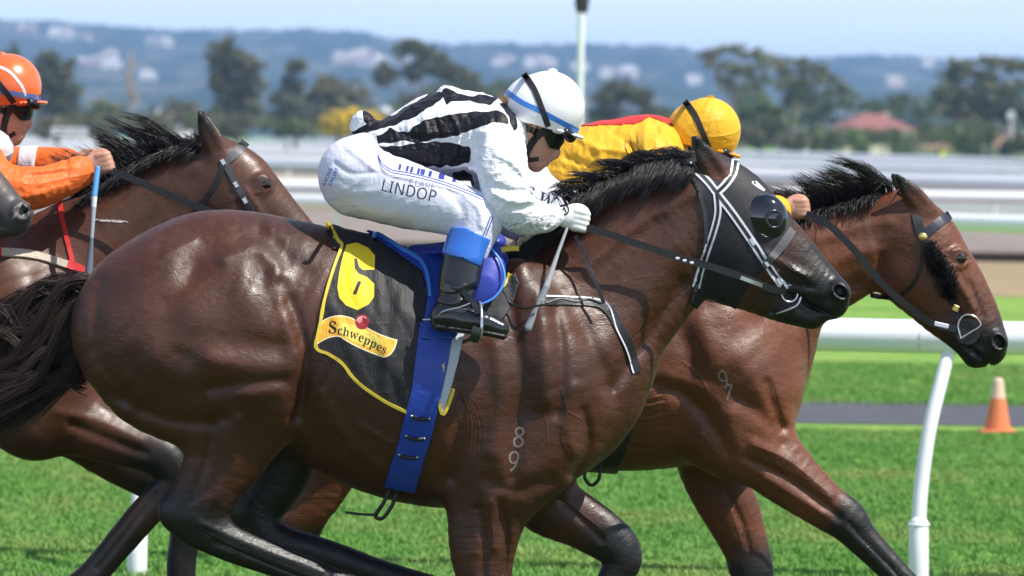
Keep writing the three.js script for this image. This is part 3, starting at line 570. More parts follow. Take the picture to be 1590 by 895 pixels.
{ // running rail beside the horses
  const t = thing('running_rail', 'thick white running rail on curved posts behind the horses', 'rail', [0, 0, -6.2]);
  const a = onPlane(1240, 493, 1.17), b = onPlane(1590, 500, 1.17), dx = b[0] - a[0], dz = b[2] - a[2], at0 = (s) => [a[0] + dx * s, 1.095, a[2] + dz * s];
  const cs = [-6.4, -2.93, 0.54, 4.0];
  for (let i = 0; i < 3; i++) { const p0 = at0(cs[i] + 0.004), p1 = at0(cs[i + 1] - 0.004); part(t, 'rail', tube([p0, [(p0[0] + p1[0]) / 2, 1.095, (p0[2] + p1[2]) / 2], p1], 0.075, 28, { n: 4 }), mat([0.83, 0.84, 0.86], 0.34, { bumpMap: bumpTex, bumpScale: 0.0006 })); }
  // posts by bearing: foot, then up to the rail
  for (const pts of [[[1428, 912], [1427, 860], [1427, 815], [1431, 755], [1444, 665], [1461, 595], [1476, 540]], [[212, 893], [213, 850], [214, 800], [218, 700], [226, 610], [240, 545], [256, 500]], [[-1000, 872], [-999, 830], [-998, 775], [-990, 690], [-975, 600], [-960, 540], [-948, 480]], [[2640, 930], [2640, 890], [2640, 830], [2645, 770], [2660, 690], [2676, 620], [2690, 560]]]) {
    const g0 = onGround(...pts[0]), s = (at(pts[6][0], pts[6][1], g0[2])[0] - a[0]) / dx, zt = at0(s)[2];
    const P = pts.map(([x, y], i) => at(x, y, i === 0 ? g0[2] : lerp(g0[2], zt, Math.pow(i / 6, 2)))); P[0][1] = -0.1; P[6][1] = 1.06;
    const po = part(t, 'post', tube(P, 0.034, 16, { taper: (u) => 1 - 0.12 * u }), mat([0.78, 0.79, 0.82], 0.4));
    part(po, 'sleeve', tube([P[0], P[1], P[2]], 0.044, 18, { n: 6 }), mat([0.82, 0.83, 0.85], 0.4)); part(po, 'collar', new THREE.TorusGeometry(0.044, 0.006, 8, 20).applyQuaternion(new THREE.Quaternion().setFromAxisAngle(new THREE.Vector3(1, 0, 0), Math.PI / 2)).translate(...P[2]), M.railWhite);
    part(po, 'bracket', box([P[6][0], 1.04, P[6][2]], [0.05, 0.05, 0.05], undefined, 0.008), mat([0.55, 0.4, 0.25], 0.6));
  }
}
{ // traffic cone
  const p = onGround(1549, 673), k = 236, t = thing('traffic_cone', 'faded orange traffic cone with white top beside the path', 'cone', p);
  const or = mat([0.72, 0.20, 0.075], 0.6, { bumpMap: bumpTex, bumpScale: 0.002 }), wh = mat([0.74, 0.52, 0.40], 0.6), L = (pts) => new THREE.LatheGeometry(pts.map((q) => new THREE.Vector2(...q)), 24).translate(...p);
  part(t, 'base', box([p[0], 0.012, p[2]], [0.25, 0.024, 0.25], undefined, 0.008), or); part(t, 'body', L([[0.095, 0.02], [0.09, 0.03], [0.056, 0.22], [0.052, 0.24]]), or);
  part(t, 'collar', L([[0.052, 0.24], [0.036, 0.345], [0.035, 0.355]]), wh); part(t, 'tip', L([[0.035, 0.355], [0.027, 0.372], [0.02, 0.375], [0.0, 0.375]]), wh);
}
{ // distance marker
  const z = -45, g = at(903, 0, z), t = thing('marker_post', 'tall white marker post topped by a dark oval', 'post', [g[0], 0, z]), y1 = at(904, 22, z)[1];
  part(t, 'pole', tube([[g[0], 0, z], [g[0], y1 / 2, z], [g[0], y1, z]], 0.043, 14, { n: 4 }), M.railWhite);
  part(t, 'disc', ball([g[0] + 0.006, y1 + 0.17, z], 0.2, 0.46, 1.0, 0.3), mat([0.03, 0.035, 0.04], 0.5)); part(t, 'neck', tube([[g[0], y1 - 0.02, z], [g[0], y1 + 0.03, z], [g[0], y1 + 0.06, z]], 0.03, 10, { n: 3 }), mat([0.03, 0.035, 0.04], 0.5));
}
for (const [px, top, d, r, label, bar] of [[1211, 178, 640, 0.25, 'grey timber power pole left of the white cottage', 1], [1569, 176, 600, 0.3, 'pale lamp pole in front of the brown tiled roof', 0], [908, 158, 500, 0.05, 'thin pale stake right of the white cap', 0]]) {
  const p = onGroundAt(px, d), h = at(px, top, CAMZ - d)[1], t = thing(bar ? 'power_pole' : 'pale_pole', label, 'pole', p);
  part(t, 'shaft', tube([p, [p[0], h / 2, p[2]], [p[0], h, p[2]]], r, 8, { n: 3 }), mat(bar ? [0.3, 0.28, 0.27] : [0.55, 0.52, 0.52], 0.8));
  if (bar) part(t, 'crossarm', box([p[0], h * 0.55, p[2] + 0.3], [2, 0.2, 0.2]), M.paleBark); else part(t, 'head', box([p[0], h - 0.3, p[2]], [r * 3, 0.8, r * 3], undefined, 0.02), M.frame);
}
{ const d = 400, p = onGroundAt(1464, d), y = at(1464, 239, CAMZ - d)[1], t = thing('yellow_sign', 'small bright yellow square sign on the far fence line', 'sign', p); part(t, 'board', box([p[0], y, p[2] + 0.03], [0.5, 0.5, 0.03]), mat([0.62, 0.66, 0.03], 0.6)); part(t, 'stake', box([p[0], y / 2, p[2]], [0.06, y, 0.03]), M.railGrey); }

// ------------------------------------------------------------------ horses
const hairTex = tileTex(512, (u, v) => { const s = per(u, v, 24, 160, 21) * 0.45 + per(u, v, 60, 256, 22) * 0.35 + per(u, v, 12, 20, 23) * 0.2, n = 255 * s; return [n, n, n]; });
const sweatTex = tileTex(512, (u, v) => { const n = 0.34 + 0.17 * per(u, v, 6, 7, 31) + 0.14 * per(u, v, 22, 30, 32) + 0.10 * per(u, v, 90, 130, 33); return [255, 255 * clamp(n), 0]; });
const coatTex = tileTex(512, (u, v) => { const n = 0.80 + 0.16 * per(u, v, 4, 5, 41) + 0.14 * per(u, v, 30, 90, 42) + 0.10 * per(u, v, 128, 256, 43) - 0.08; return [255 * clamp(n), 255 * clamp(n), 255 * clamp(n)]; }, true);
const hairRep = hairTex.clone(); hairRep.repeat.set(5, 5); hairRep.needsUpdate = true; const coatRep = coatTex.clone(); coatRep.repeat.set(2.2, 2.2); coatRep.needsUpdate = true; const sweatRep = sweatTex.clone(); sweatRep.repeat.set(2.6, 2.6); sweatRep.needsUpdate = true;
const rep = (t, a, b) => { const q = t.clone(); q.repeat.set(a, b); q.needsUpdate = true; return q; };
const plate0 = (z, x0, y0, w, h) => (X, Y) => { const p = toPx(X, Y, z); return [(p[0] - x0) / w, 1 - (p[1] - y0) / h]; };
const coatMat = (o = {}) => mat([1, 1, 1], 0.86, { vertexColors: true, map: coatRep, roughnessMap: sweatRep, bumpMap: hairRep, bumpScale: 0.0005, specularIntensity: 1, sheen: 0.10, sheenColor: rgb(0.5, 0.45, 0.42), sheenRoughness: 0.45, ...o });
const blackHair = mat([0.012, 0.011, 0.012], 0.38, { specularIntensity: 0.9 }), brownHair = mat([0.030, 0.016, 0.012], 0.42);
const eyeMat = mat([0.012, 0.008, 0.006], 0.06, { clearcoat: 1 }), hoofMat = mat([0.07, 0.06, 0.055], 0.5), skinDark = mat([0.02, 0.017, 0.016], 0.55);
const coatOf = (body, base, pts, o = {}) => (x, y, z, nx, ny, nz) => {
  let d = clamp(body.dark(x, y, z) + 0.18 * fbm(x * 14, y * 14, z * 14, 3) * (o.mottle ?? 1));
  const m = 1 + 0.22 * fbm(x * 3.1, y * 3.1, z * 3.1 + 5, 3); d = sstep(0.14, 0.86, d + 0.16 * fbm(x * 40, y * 25, z * 40, 2));
  return [0, 1, 2].map((i) => lerp(base[i] * m, pts[i], d));
};
const BLACK = [0.012, 0.0105, 0.0105];
// fine relief of the skin over one horse: hair, veins, wrinkles and tendons, in metres of its side
function skinRelief(x0, y0, w, h, veins, folds) {
  const W = 2048, H = Math.round(2048 * h / w), k = W / w;
  const t = canvasTex(W, H, (g) => {
    g.fillStyle = 'rgb(110,110,110)'; g.fillRect(0, 0, W, H); g.lineCap = g.lineJoin = 'round';
    const run = (l, width, shade, a) => { const p = catmull(l, 6); for (const [f, al] of [[2.2, .12], [1.6, .2], [1.0, .35], [0.5, .5]]) { g.strokeStyle = `rgba(${shade},${shade},${shade},${al * a})`; g.lineWidth = width * f * k; g.beginPath(); p.forEach(([x, y], i) => i ? g.lineTo((x - x0) * k, (y - y0) * k) : g.moveTo((x - x0) * k, (y - y0) * k)); g.stroke(); } };
    for (const [l, wd] of veins) run(l, wd, 255, 0.42); for (const [l, wd] of folds) run(l, wd, 0, 0.5);
    const im = g.getImageData(0, 0, W, H), d = im.data;
    for (let j = 0; j < H; j++) for (let i = 0; i < W; i++) { const u = i / k, v = j / k, n = (noise3(u * 0.35 + v * 0.1, v * 1.5 - u * 0.25, 3) * 16 + noise3(u * 0.9, v * 2.6, 7) * 9 + noise3(u * 0.06, v * 0.09, 1) * 30 + noise3(u * .16, v * .2, 5) * 16), o = (j * W + i) * 4; d[o] = d[o + 1] = d[o + 2] = clamp(d[o] + n, 0, 255); }
    g.putImageData(im, 0, 0);
  });
  t.colorSpace = THREE.NoColorSpace; return t;
}
const J2 = (l, n, dx, dy, jit = 2) => Array.from({ length: n }, (_, i) => l.map(([x, y]) => [x + dx * i + gauss() * jit, y + dy * i + gauss() * jit]));
// leg below elbow or stifle; pts as body nodes; ends in a hoof mesh
function hoof(parent, body, px, py, z, ang, size = 27) {
  const zz = body.zc + z * mpp(body.zc), p = at(px, py, zz), m = mpp(zz), g = new THREE.LatheGeometry([[0, -0.9], [1.05, -0.9], [1.12, -0.8], [0.86, 0.35], [0.8, 0.5], [0.0, 0.55]].map((q) => new THREE.Vector2(q[0] * size * m, q[1] * size * m)), 18);
  g.scale(1.12, 1, 0.92); g.applyQuaternion(rotZ(ang)); g.translate(...p); return part(parent, 'hoof', g, hoofMat);
}
function nostril(b, x, y, rx, ry, ang, depth = 16) {          // flared opening on both sides
  const z0 = b.zc, P = at(x, y, b.zc + 0.05), m = mpp(z0), ca = Math.cos(ang), sa = Math.sin(ang);
  b.cuts.push((d, X, Y, Z) => { const u = ((X - P[0]) * ca + (Y - P[1]) * sa) / (rx * m), v = (-(X - P[0]) * sa + (Y - P[1]) * ca) / (ry * m), e = u * u + v * v; if (e > 6) return d; const w = sstep(0.006, 0.022, Math.abs(Z - z0)); return d + w * (depth * m * sstep(1.2, 0.2, e) - 2.2 * m * Math.exp(-((Math.sqrt(e) - 1.3) ** 2) * 7)); });
}
function ears(b, base, tip, w, z0, z1) { b.chain([[base[0], base[1], z0, w, 0.55, 0.15], [lerp(base[0], tip[0], .4), lerp(base[1], tip[1], .4), lerp(z0, z1, .4), w * 0.95, 0.5, 0.45], [lerp(base[0], tip[0], .75), lerp(base[1], tip[1], .75), lerp(z0, z1, .75), w * 0.62, 0.5, 0.75], [tip[0], tip[1], z1, 4, 0.7, 1]], { mirror: true, k: 8, tag: 'ear' }); }
function earHollow(b, base, tip, w, side) { b.line([[lerp(base[0], tip[0], .1) + 3, lerp(base[1], tip[1], .1)], [lerp(base[0], tip[0], .8), lerp(base[1], tip[1], .8)]], w * 0.4, 4, side, 40); }
const groundYat = (z) => 215 + CAMY / mpp(z);

// mane in locks: every lock has its own sweep, its hairs gather towards the tip
function maneLocks(crest, zc, locks, per, guide) {
  const S = [], c = catmull(crest, 8);
  for (let k = 0; k < locks; k++) { const t = (k + rnd()) / locks, p = c[Math.floor(t * (c.length - 1))], g = guide(p, t); for (let i = 0; i < per; i++) { const w = gauss() * 11, q = g.map((v, j) => { const f = 1 - 0.75 * j / (g.length - 1); return [v[0] + w * f, v[1] + gauss() * 2 * f - w * 0.25 * f, v[2] + gauss() * 0.008]; }); S.push(lock(q, { j: 1.5, spread: 5, wave: 2, min: 0.6, r: 0.0014 })); } }
  return S;
}
// --- the dark bay in front -------------------------------------------------
const A = new Body(0, 26);
A.chain([[250, 502, 0, 134, .92], [335, 468, 0, 142, .98], [450, 500, 0, 157, .92], [560, 556, 0, 186, .84], [660, 592, 0, 193, .82], [760, 596, 0, 190, .72], [830, 590, 0, 160, .68], [872, 595, 0, 108, .85]], { n: 6 });
A.chain([[800, 470, 0, 80, .5], [840, 560, 0, 150, .6], [925, 474, 0, 128, .52], [1000, 398, 0, 113, .46], [1072, 345, 0, 94, .5]], { n: 6, k: 34 });
A.chain([[1095, 300, 0, 60, .62, .3], [1125, 335, 0, 76, .66, .3], [1158, 378, 0, 80, .62, .3], [1200, 398, 0, 62, .62, .45], [1245, 430, 0, 47, .68, .75], [1284, 455, 0, 33, .86, .92], [1290, 468, 0, 29, .92, .95]], { k: 18, n: 5 });
A.chain([[1150, 432, 0, 46, .75, .3], [1205, 468, 0, 30, .8, .6], [1247, 490, 0, 19, 1, .9], [1262, 495, 0, 17, 1.05, .95]], { k: 16 });
A.blob(1305, 452, 20, 15, 1, { mirror: true, k: 14, d: .95 });
ears(A, [1116, 278], [1081, 214], 19, 30, 46);
// shoulder blades and breast
A.chain([[805, 450, 84, 40, .7], [843, 560, 92, 62, .75], [862, 630, 80, 56, .85], [834, 708, 74, 54, .9], [788, 732, 78, 58, .9]], { mirror: true, k: 50 });
A.chain([[884, 606, 42, 66, .9], [866, 676, 46, 48, .9]], { mirror: true, k: 30 });
// haunch: pelvis to stifle to hock, near (right) and far (left)
const thighA = (s) => A.chain([[250, 470, 66 * s, 92, .85], [300, 530, 94 * s, 112, .72], [372, 570, 110 * s, 92, .66], [398, 585, 112 * s, 78, .66]], { k: 40 });
thighA(1); thighA(-1);
A.chain([[205, 520, 74, 86, .8], [235, 590, 84, 76, .7], [310, 640, 90, 64, .62], [345, 690, 88, 56, .62, .05], [322, 748, 86, 42, .66, .3], [300, 792, 84, 36, .7, .8]], { k: 44 });
A.chain([[400, 560, 96, 72, .7], [395, 630, 96, 60, .66], [366, 690, 90, 52, .66, .1], [335, 745, 86, 40, .7, .35], [308, 800, 84, 36, .7, .85], [340, 836, 84, 30, .72, 1], [420, 868, 82, 26, .74, 1], [510, 905, 80, 25, .76, 1], [580, 940, 78, 30, .8, 1], [628, 980, 76, 24, .9, 1], [655, 1020, 76, 25, .9, 1]], { k: 30 });
A.blob(270, 795, 84, 21, .75, { k: 22, d: 1 });
A.chain([[420, 600, -90, 74, .7, .2], [440, 680, -92, 60, .66, .5], [428, 740, -90, 48, .7, .8], [400, 795, -88, 38, .72, 1], [420, 838, -86, 32, .74, 1], [500, 862, -84, 26, .76, 1], [600, 898, -82, 25, .78, 1], [680, 930, -80, 30, .8, 1], [735, 975, -80, 24, .9, 1], [760, 1010, -80, 25, .9, 1]], { k: 30 });
A.blob(380, 790, -88, 20, .75, { k: 20, d: 1 });
// fore legs
A.chain([[800, 690, 78, 80, .66], [765, 770, 80, 66, .62], [750, 840, 80, 54, .64, .1], [752, 905, 80, 42, .7, .45], [757, 950, 80, 40, .75, .9], [760, 985, 80, 30, .8, 1], [764, 1060, 80, 24, .85, 1], [768, 1110, 80, 30, .85, 1], [792, 1150, 80, 24, .9, 1], [802, 1170, 80, 25, .95, 1]], { k: 30 });
A.chain([[800, 720, -70, 70, .7], [850, 780, -74, 52, .66, .05], [905, 812, -76, 42, .68, .25], [950, 842, -76, 36, .72, .9], [966, 868, -76, 31, .75, 1], [952, 900, -76, 25, .78, 1], [915, 975, -76, 23, .8, 1], [895, 1010, -76, 28, .85, 1], [868, 1020, -76, 23, .9, 1], [845, 1010, -76, 24, .9, 1]], { k: 26 });
// modelling of the near flank
A.fa = 1; A.line([[215, 600], [250, 614], [300, 618], [345, 606]], 30, 16).line([[250, 470], [262, 520], [290, 552]], 26, 7).line([[330, 842], [420, 878], [520, 918]], 5, 4).line([[310, 812], [400, 852], [500, 890]], 5, -4);
A.fa = 1.45; A.line([[157, 440], [150, 500], [158, 560], [200, 615]], 11, 5).line([[128, 470], [122, 520], [135, 580]], 18, -4)
  .line([[302, 415], [272, 470], [274, 520], [300, 545]], 22, 8).line([[278, 530], [335, 556], [402, 566], [446, 566]], 17, -6).line([[310, 520], [370, 532], [430, 535]], 20, 5)
  .line([[349, 402], [385, 388], [415, 396], [447, 452]], 12, -7).line([[320, 388], [300, 420]], 24, 6).line([[375, 420], [380, 450]], 30, -8).line([[395, 478], [425, 505]], 32, -10)
  .line([[440, 440], [462, 495], [476, 552], [474, 600], [460, 645]], 10, 9).line([[425, 430], [446, 490], [458, 545]], 14, -5).line([[400, 360], [430, 390], [470, 420]], 14, 5).line([[420, 350], [470, 372]], 16, -4)
  .line([[170, 610], [230, 640], [300, 655], [350, 648]], 12, 7).line([[200, 590], [280, 620], [370, 612], [432, 600]], 20, -5).line([[330, 600], [400, 592], [440, 590]], 10, 6).line([[330, 660], [320, 720], [300, 770]], 8, 6).line([[372, 650], [362, 720], [340, 775]], 10, -5)
  .line([[250, 380], [280, 362], [330, 352]], 12, 3).line([[255, 395], [300, 372]], 7, -2.5).line([[470, 600], [480, 640], [500, 690]], 20, 8)
  .line([[790, 430], [800, 520], [812, 600], [800, 690], [795, 740]], 12, 8, 1, 130).line([[770, 540], [778, 620], [765, 700]], 14, -7).line([[838, 470], [846, 560], [850, 620]], 16, -9).line([[862, 480], [872, 560], [866, 640]], 10, 6).line([[890, 600], [880, 660], [892, 700]], 12, -6).line([[905, 640], [912, 690], [890, 740]], 9, 6)
  .line([[705, 560], [712, 640], [700, 740]], 12, 7).line([[680, 560], [690, 650], [682, 760]], 16, -4).line([[760, 745], [800, 760], [850, 745]], 14, 6).line([[742, 790], [752, 840], [750, 895]], 6, 6).line([[778, 780], [786, 840], [780, 895]], 6, 7).line([[762, 780], [768, 850]], 8, -4)
  .line([[1060, 440], [1000, 530], [950, 600]], 13, 8, 1, 50).line([[1078, 300], [1020, 330], [960, 372], [900, 420]], 12, -5, 1, 40).line([[1020, 350], [960, 400], [915, 460]], 20, 6, 1, 45).line([[1050, 380], [1000, 460], [940, 540]], 26, -7, 1, 50).line([[830, 420], [880, 470], [930, 560], [950, 620]], 14, 5, 1, 70)
  .line([[1205, 425], [1230, 440], [1262, 446]], 5, 4, 1, 30).line([[1190, 395], [1225, 415], [1255, 430]], 7, -5, 1, 30).line([[1215, 455], [1240, 462], [1262, 476], [1292, 488]], 3.5, 7, 0, 30).line([[1232, 420], [1248, 428]], 4, -4, 1, 30)
  .line([[560, 660], [610, 690], [640, 730]], 6, -2.5).line([[500, 610], [540, 680], [600, 735]], 9, -3).line([[870, 780], [900, 810], [935, 842]], 6, 5, 0);
nostril(A, 1305, 453, 12, 8, -0.75, 9); A.wob = 0.0022;
earHollow(A, [1116, 278], [1081, 214], 19, 1);

const horseA = thing('bay_horse', 'dark bay horse with black hood and number six cloth, in front', 'horse', [0, 0, 0], 'galloping racehorses');
{ const [lo, hi] = A.bounds(); part(horseA, 'body', surface(solid(A), lo, hi, 0.0085, { uv: plate0(0.22, 80, 200, 1280, 820), color: coatOf(A, [0.080, 0.0255, 0.0105], BLACK) }), coatMat({ map: rep(coatTex, 6, 4), roughnessMap: rep(sweatTex, 7, 4.5), bumpScale: 0.0045, bumpMap: skinRelief(80, 200, 1280, 820, [
  [[[560, 650], [590, 680], [612, 720], [650, 752]], 4], [[[590, 680], [620, 690], [640, 720]], 3], [[[500, 640], [540, 690], [566, 735]], 3.4], [[[870, 600], [880, 640], [872, 680], [890, 715]], 4], [[[884, 640], [905, 655], [912, 690]], 3], [[[845, 640], [850, 690], [830, 730]], 3], [[[1050, 380], [1010, 430], [985, 480], [960, 560]], 4.5], [[[1010, 430], [970, 440], [930, 470]], 3], [[[760, 790], [766, 840], [758, 895]], 3.5], [[[772, 795], [790, 850], [786, 900]], 3], [[[862, 775], [900, 806], [940, 838]], 3.4], [[[348, 655], [352, 710], [335, 760]], 3.4], [[[372, 640], [380, 690], [360, 745]], 2.6], [[[1195, 410], [1225, 425], [1250, 440]], 2.6], [[[1215, 405], [1235, 425], [1240, 445]], 2], [[[300, 815], [360, 850], [450, 885], [540, 925]], 5], [[[700, 600], [716, 660], [706, 720]], 2.6]],
  [...J2([[476, 640], [486, 605], [490, 575]], 10, 7, -3).map((l) => [l, 1.8]), ...J2([[705, 600], [720, 640], [716, 690]], 5, 7, 6, 3).map((l) => [l, 2.2]), ...J2([[1080, 440], [1050, 470], [1020, 500]], 5, -12, 10, 3).map((l) => [l, 1.8]), [[[310, 825], [380, 862], [470, 900]], 3], [[[1212, 462], [1240, 468], [1262, 480]], 2.2], ...J2([[1216, 428], [1226, 440], [1228, 452]], 4, 9, 5, 2).map((l) => [l, 1.6]), [[[742, 800], [750, 850], [746, 895]], 3], [[[800, 640], [812, 690], [800, 740]], 4]]) })); }
hoof(horseA, A, 676, 1048, 76, -0.75); hoof(horseA, A, 780, 1040, -80, -0.6); hoof(horseA, A, 812, 1186, 80, 0); hoof(horseA, A, 818, 1000, -76, -1.7);
{ // mane, forelock and tail
  const S = [];
  const crest = [[1088, 262], [1060, 258], [1020, 262], [975, 278], [930, 300], [890, 330], [850, 360], [815, 378]];
  S.push(...maneLocks(crest, 0, 64, 44, (p, t) => { const L = rr(34, 66) * (0.7 + 0.6 * t), u = gauss() * 12; return [[p[0], p[1] + 6, 0.02], [p[0] - 8, p[1] - 2 - rnd() * 8, 0.05], [p[0] - L * 0.5, p[1] + L * 0.42 + u * .3, 0.085 + 0.02 * t], [p[0] - L * 0.95 + u, p[1] + L * 1.05, 0.10 + 0.035 * t]]; }));
  S.push(...maneLocks(crest.slice(0, 6), 0, 30, 34, (p, t) => { const L = rr(26, 60); return [[p[0], p[1] + 8, 0.0], [p[0] - L * 0.3, p[1] - 10 - rnd() * 8, 0.03], [p[0] - L * 0.85, p[1] - 8 - rnd() * 24, 0.03], [p[0] - L * 1.4, p[1] + 8 - rnd() * 34, 0.04]]; }));
  for (let i = 0; i < 14; i++) { const x = rr(975, 1010); S.push(lock([[x + 20, 262, 0.0], [x, 246, 0.02], [x - 10, 225, 0.03], [x - 14 + gauss() * 6, 205 + gauss() * 6, 0.03]], { j: 2, spread: 6, r: 0.0011 })); }
  part(horseA, 'mane', hair(S), blackHair);
  const T = [];
  for (let i = 0; i < 110; i++) {
    const q = rnd(), zz = gauss() * 0.05, y0 = lerp(436, 470, rnd()), up = q < 0.33, mid = q < 0.72;
    const e = up ? [[150, y0, zz], [100, lerp(428, 500, rnd()), zz * 1.2], [50, lerp(446, 560, rnd()), zz * 1.4], [-10, lerp(470, 600, rnd()), zz * 1.6], [-90, lerp(500, 640, rnd()), zz * 1.8]]
      : mid ? [[150, y0 + 10, zz], [105, lerp(470, 560, rnd()), zz * 1.2], [60, lerp(540, 620, rnd()), zz * 1.4], [5, lerp(580, 650, rnd()), zz * 1.7], [-70, lerp(600, 690, rnd()), zz * 2]]
        : [[148, y0 + 20, zz], [122, lerp(520, 580, rnd()), zz * 1.1], [90, lerp(575, 610, rnd()), zz * 1.3], [20, lerp(592, 660, rnd()), zz * 1.6], [-70, lerp(600, 700, rnd()), zz * 2]];
    for (let k = 0; k < 46; k++) T.push(lock(e, { n: 9, j: 5, spread: 9, wave: 4, r: 0.0014, min: 0.7 }));
  }
  for (let i = 0; i < 60; i++) T.push(lock([[90, 600, 0.05], [60, 630, 0.06], [30, 655, 0.06], [0, 690 + gauss() * 12, 0.07]], { j: 9, spread: 12, r: 0.0013 }));
  for (let i = 0; i < 90; i++) T.push(lock([[130, 590 + gauss() * 14, 0.06], [100, 596, 0.08], [40, 590 + gauss() * 6, 0.1], [-40, 596 + gauss() * 10, 0.1]], { j: 6, spread: 10, r: 0.0017 }));
  const tail = part(horseA, 'tail', hair(T), brownHair);
  const core = new Body(0, 20); core.chain([[160, 452, 0, 26, .7], [125, 478, 0, 34, .6], [80, 530, 0, 46, .5], [20, 580, 0, 44, .45], [-50, 620, 0, 30, .4]]); const [lo, hi] = core.bounds();
  part(tail, 'dock', surface(solid(core), lo, hi, 0.01), brownHair);
}

// --- the bright bay behind on the right -----------------------------------
const ZB = -1.5, B = new Body(ZB, 24);
B.chain([[560, 575, 0, 150, .95], [680, 570, 0, 165, .9], [800, 560, 0, 180, .85], [920, 552, 0, 180, .82], [1010, 552, 0, 178, .8], [1095, 556, 0, 155, .74], [1140, 575, 0, 98, .85]], { n: 5 });
B.chain([[1050, 470, 0, 90, .5], [1105, 520, 0, 135, .56], [1205, 440, 0, 98, .5], [1300, 396, 0, 78, .48], [1385, 368, 0, 62, .52]], { n: 6, k: 30 });
B.chain([[1405, 345, 0, 48, .68, .15], [1428, 376, 0, 60, .7, .12], [1444, 408, 0, 63, .64, .12], [1482, 446, 0, 49, .64, .2], [1513, 490, 0, 39, .72, .45], [1534, 526, 0, 30, .88, .85], [1536, 541, 0, 28, .95, .95]], { k: 16, n: 5 });
B.chain([[1415, 435, 0, 46, .78, .15], [1455, 490, 0, 28, .8, .35], [1494, 530, 0, 19, 1, .8], [1512, 555, 0, 16, 1.1, .95]], { k: 16 });
B.blob(1550, 530, 19, 14, 1, { mirror: true, k: 12, d: .95 });
ears(B, [1437, 326], [1394, 274], 17, 26, 44); earHollow(B, [1437, 326], [1394, 274], 17, 1);
B.blob(1486, 400, 27, 11, .8, { mirror: true, k: 12, d: .6 });
B.chain([[1080, 440, 78, 40, .7], [1120, 540, 86, 62, .8], [1165, 610, 70, 66, .9], [1140, 680, 72, 58, .9]], { mirror: true, k: 44 });
B.chain([[1175, 590, 36, 62, .9], [1188, 630, 38, 44, .9]], { mirror: true, k: 26 });
// fore legs: near reaching forward, far under the body
B.chain([[1130, 660, 74, 70, .66], [1180, 700, 76, 58, .62], [1225, 740, 76, 48, .62, .05], [1280, 785, 76, 37, .66, .35], [1312, 806, 76, 34, .72, .9], [1340, 838, 76, 26, .76, 1], [1390, 890, 76, 22, .8, 1], [1440, 945, 76, 22, .82, 1], [1472, 985, 76, 27, .85, 1], [1505, 1010, 76, 22, .9, 1], [1522, 1032, 76, 22, .9, 1]], { k: 26 });
B.chain([[1100, 660, -70, 70, .7, .2], [1112, 740, -72, 52, .66, .35], [1138, 800, -74, 44, .66, .1], [1158, 850, -74, 36, .7, .5], [1168, 890, -74, 34, .75, .95], [1172, 930, -74, 24, .8, 1], [1180, 1000, -74, 21, .84, 1], [1186, 1040, -74, 27, .86, 1], [1206, 1072, -74, 22, .9, 1]], { k: 24 });
// hind legs
for (const s of [1, -1]) B.chain([[560, 560, 74 * s, 100, .8], [520, 650, 84 * s, 82, .7], [508, 720, 84 * s, 54, .66], [480, 780, 82 * s, 40, .68, .2], [442 - 20 * s, 838, 80 * s, 32, .7, .9], [470 - 10 * s, 880, 78 * s, 26, .75, 1], [540, 925, 76 * s, 23, .8, 1], [590, 960, 76 * s, 26, .85, 1], [620, 1000, 76 * s, 22, .9, 1]], { k: 40 });
B.fa = 1.4; B.line([[1015, 596], [1062, 612], [1100, 650], [1130, 700]], 13, 9).line([[1045, 590], [1090, 605], [1130, 640]], 16, -6).line([[1190, 596], [1204, 640], [1216, 665]], 9, 8).line([[1150, 560], [1180, 600]], 22, -6).line([[1170, 690], [1225, 715], [1290, 770]], 9, -6).line([[1160, 712], [1220, 742], [1280, 785], [1305, 805]], 7, 8).line([[1190, 745], [1240, 775], [1280, 800]], 6, -4).line([[1320, 815], [1360, 855], [1410, 910]], 5, 5).line([[1150, 620], [1190, 650], [1215, 690]], 12, 6)
  .line([[1040, 480], [1075, 560], [1060, 600]], 18, 7).line([[1085, 500], [1110, 560]], 20, -7).line([[1140, 520], [1190, 490], [1230, 500]], 16, 6, 1, 60)
  .line([[1330, 440], [1290, 460], [1240, 480]], 12, 7, 1, 40).line([[1380, 345], [1330, 352], [1270, 372]], 10, -4, 1, 30).line([[1350, 390], [1310, 400], [1270, 430]], 14, -6, 1, 40).line([[1370, 400], [1365, 430], [1352, 455]], 8, 7, 1, 40)
  .line([[1462, 400], [1490, 440], [1512, 478]], 6, -5, 1, 30).line([[1452, 420], [1478, 462], [1500, 500]], 8, 5, 1, 30).line([[1505, 440], [1525, 490]], 5, 4, 1, 28).line([[1478, 390], [1492, 386], [1504, 394]], 4, -4, 1, 30).line([[1480, 414], [1494, 416], [1504, 409]], 3.5, -3, 1, 30).line([[1500, 538], [1515, 548], [1536, 566]], 3.5, 6, 0, 30).line([[1455, 435], [1440, 480]], 12, -5, 1, 35)
  .line([[1125, 760], [1150, 810], [1160, 850]], 5, 5, -1);
for (let i = 0; i < 9; i++) B.line([[978 + rr(-4, 6), 612 + i * 10], [1000, 616 + i * 10 + rr(-3, 3)], [1030 + rr(-8, 6), 610 + i * 10]], 3, 2.6);
nostril(B, 1551, 531, 11, 8, -1.0, 8); B.wob = 0.002;
const horseB = thing('bay_horse', 'bright bay horse with woolly black cheek pad, stretching ahead beside the rail', 'horse', [0, 0, ZB], 'galloping racehorses');
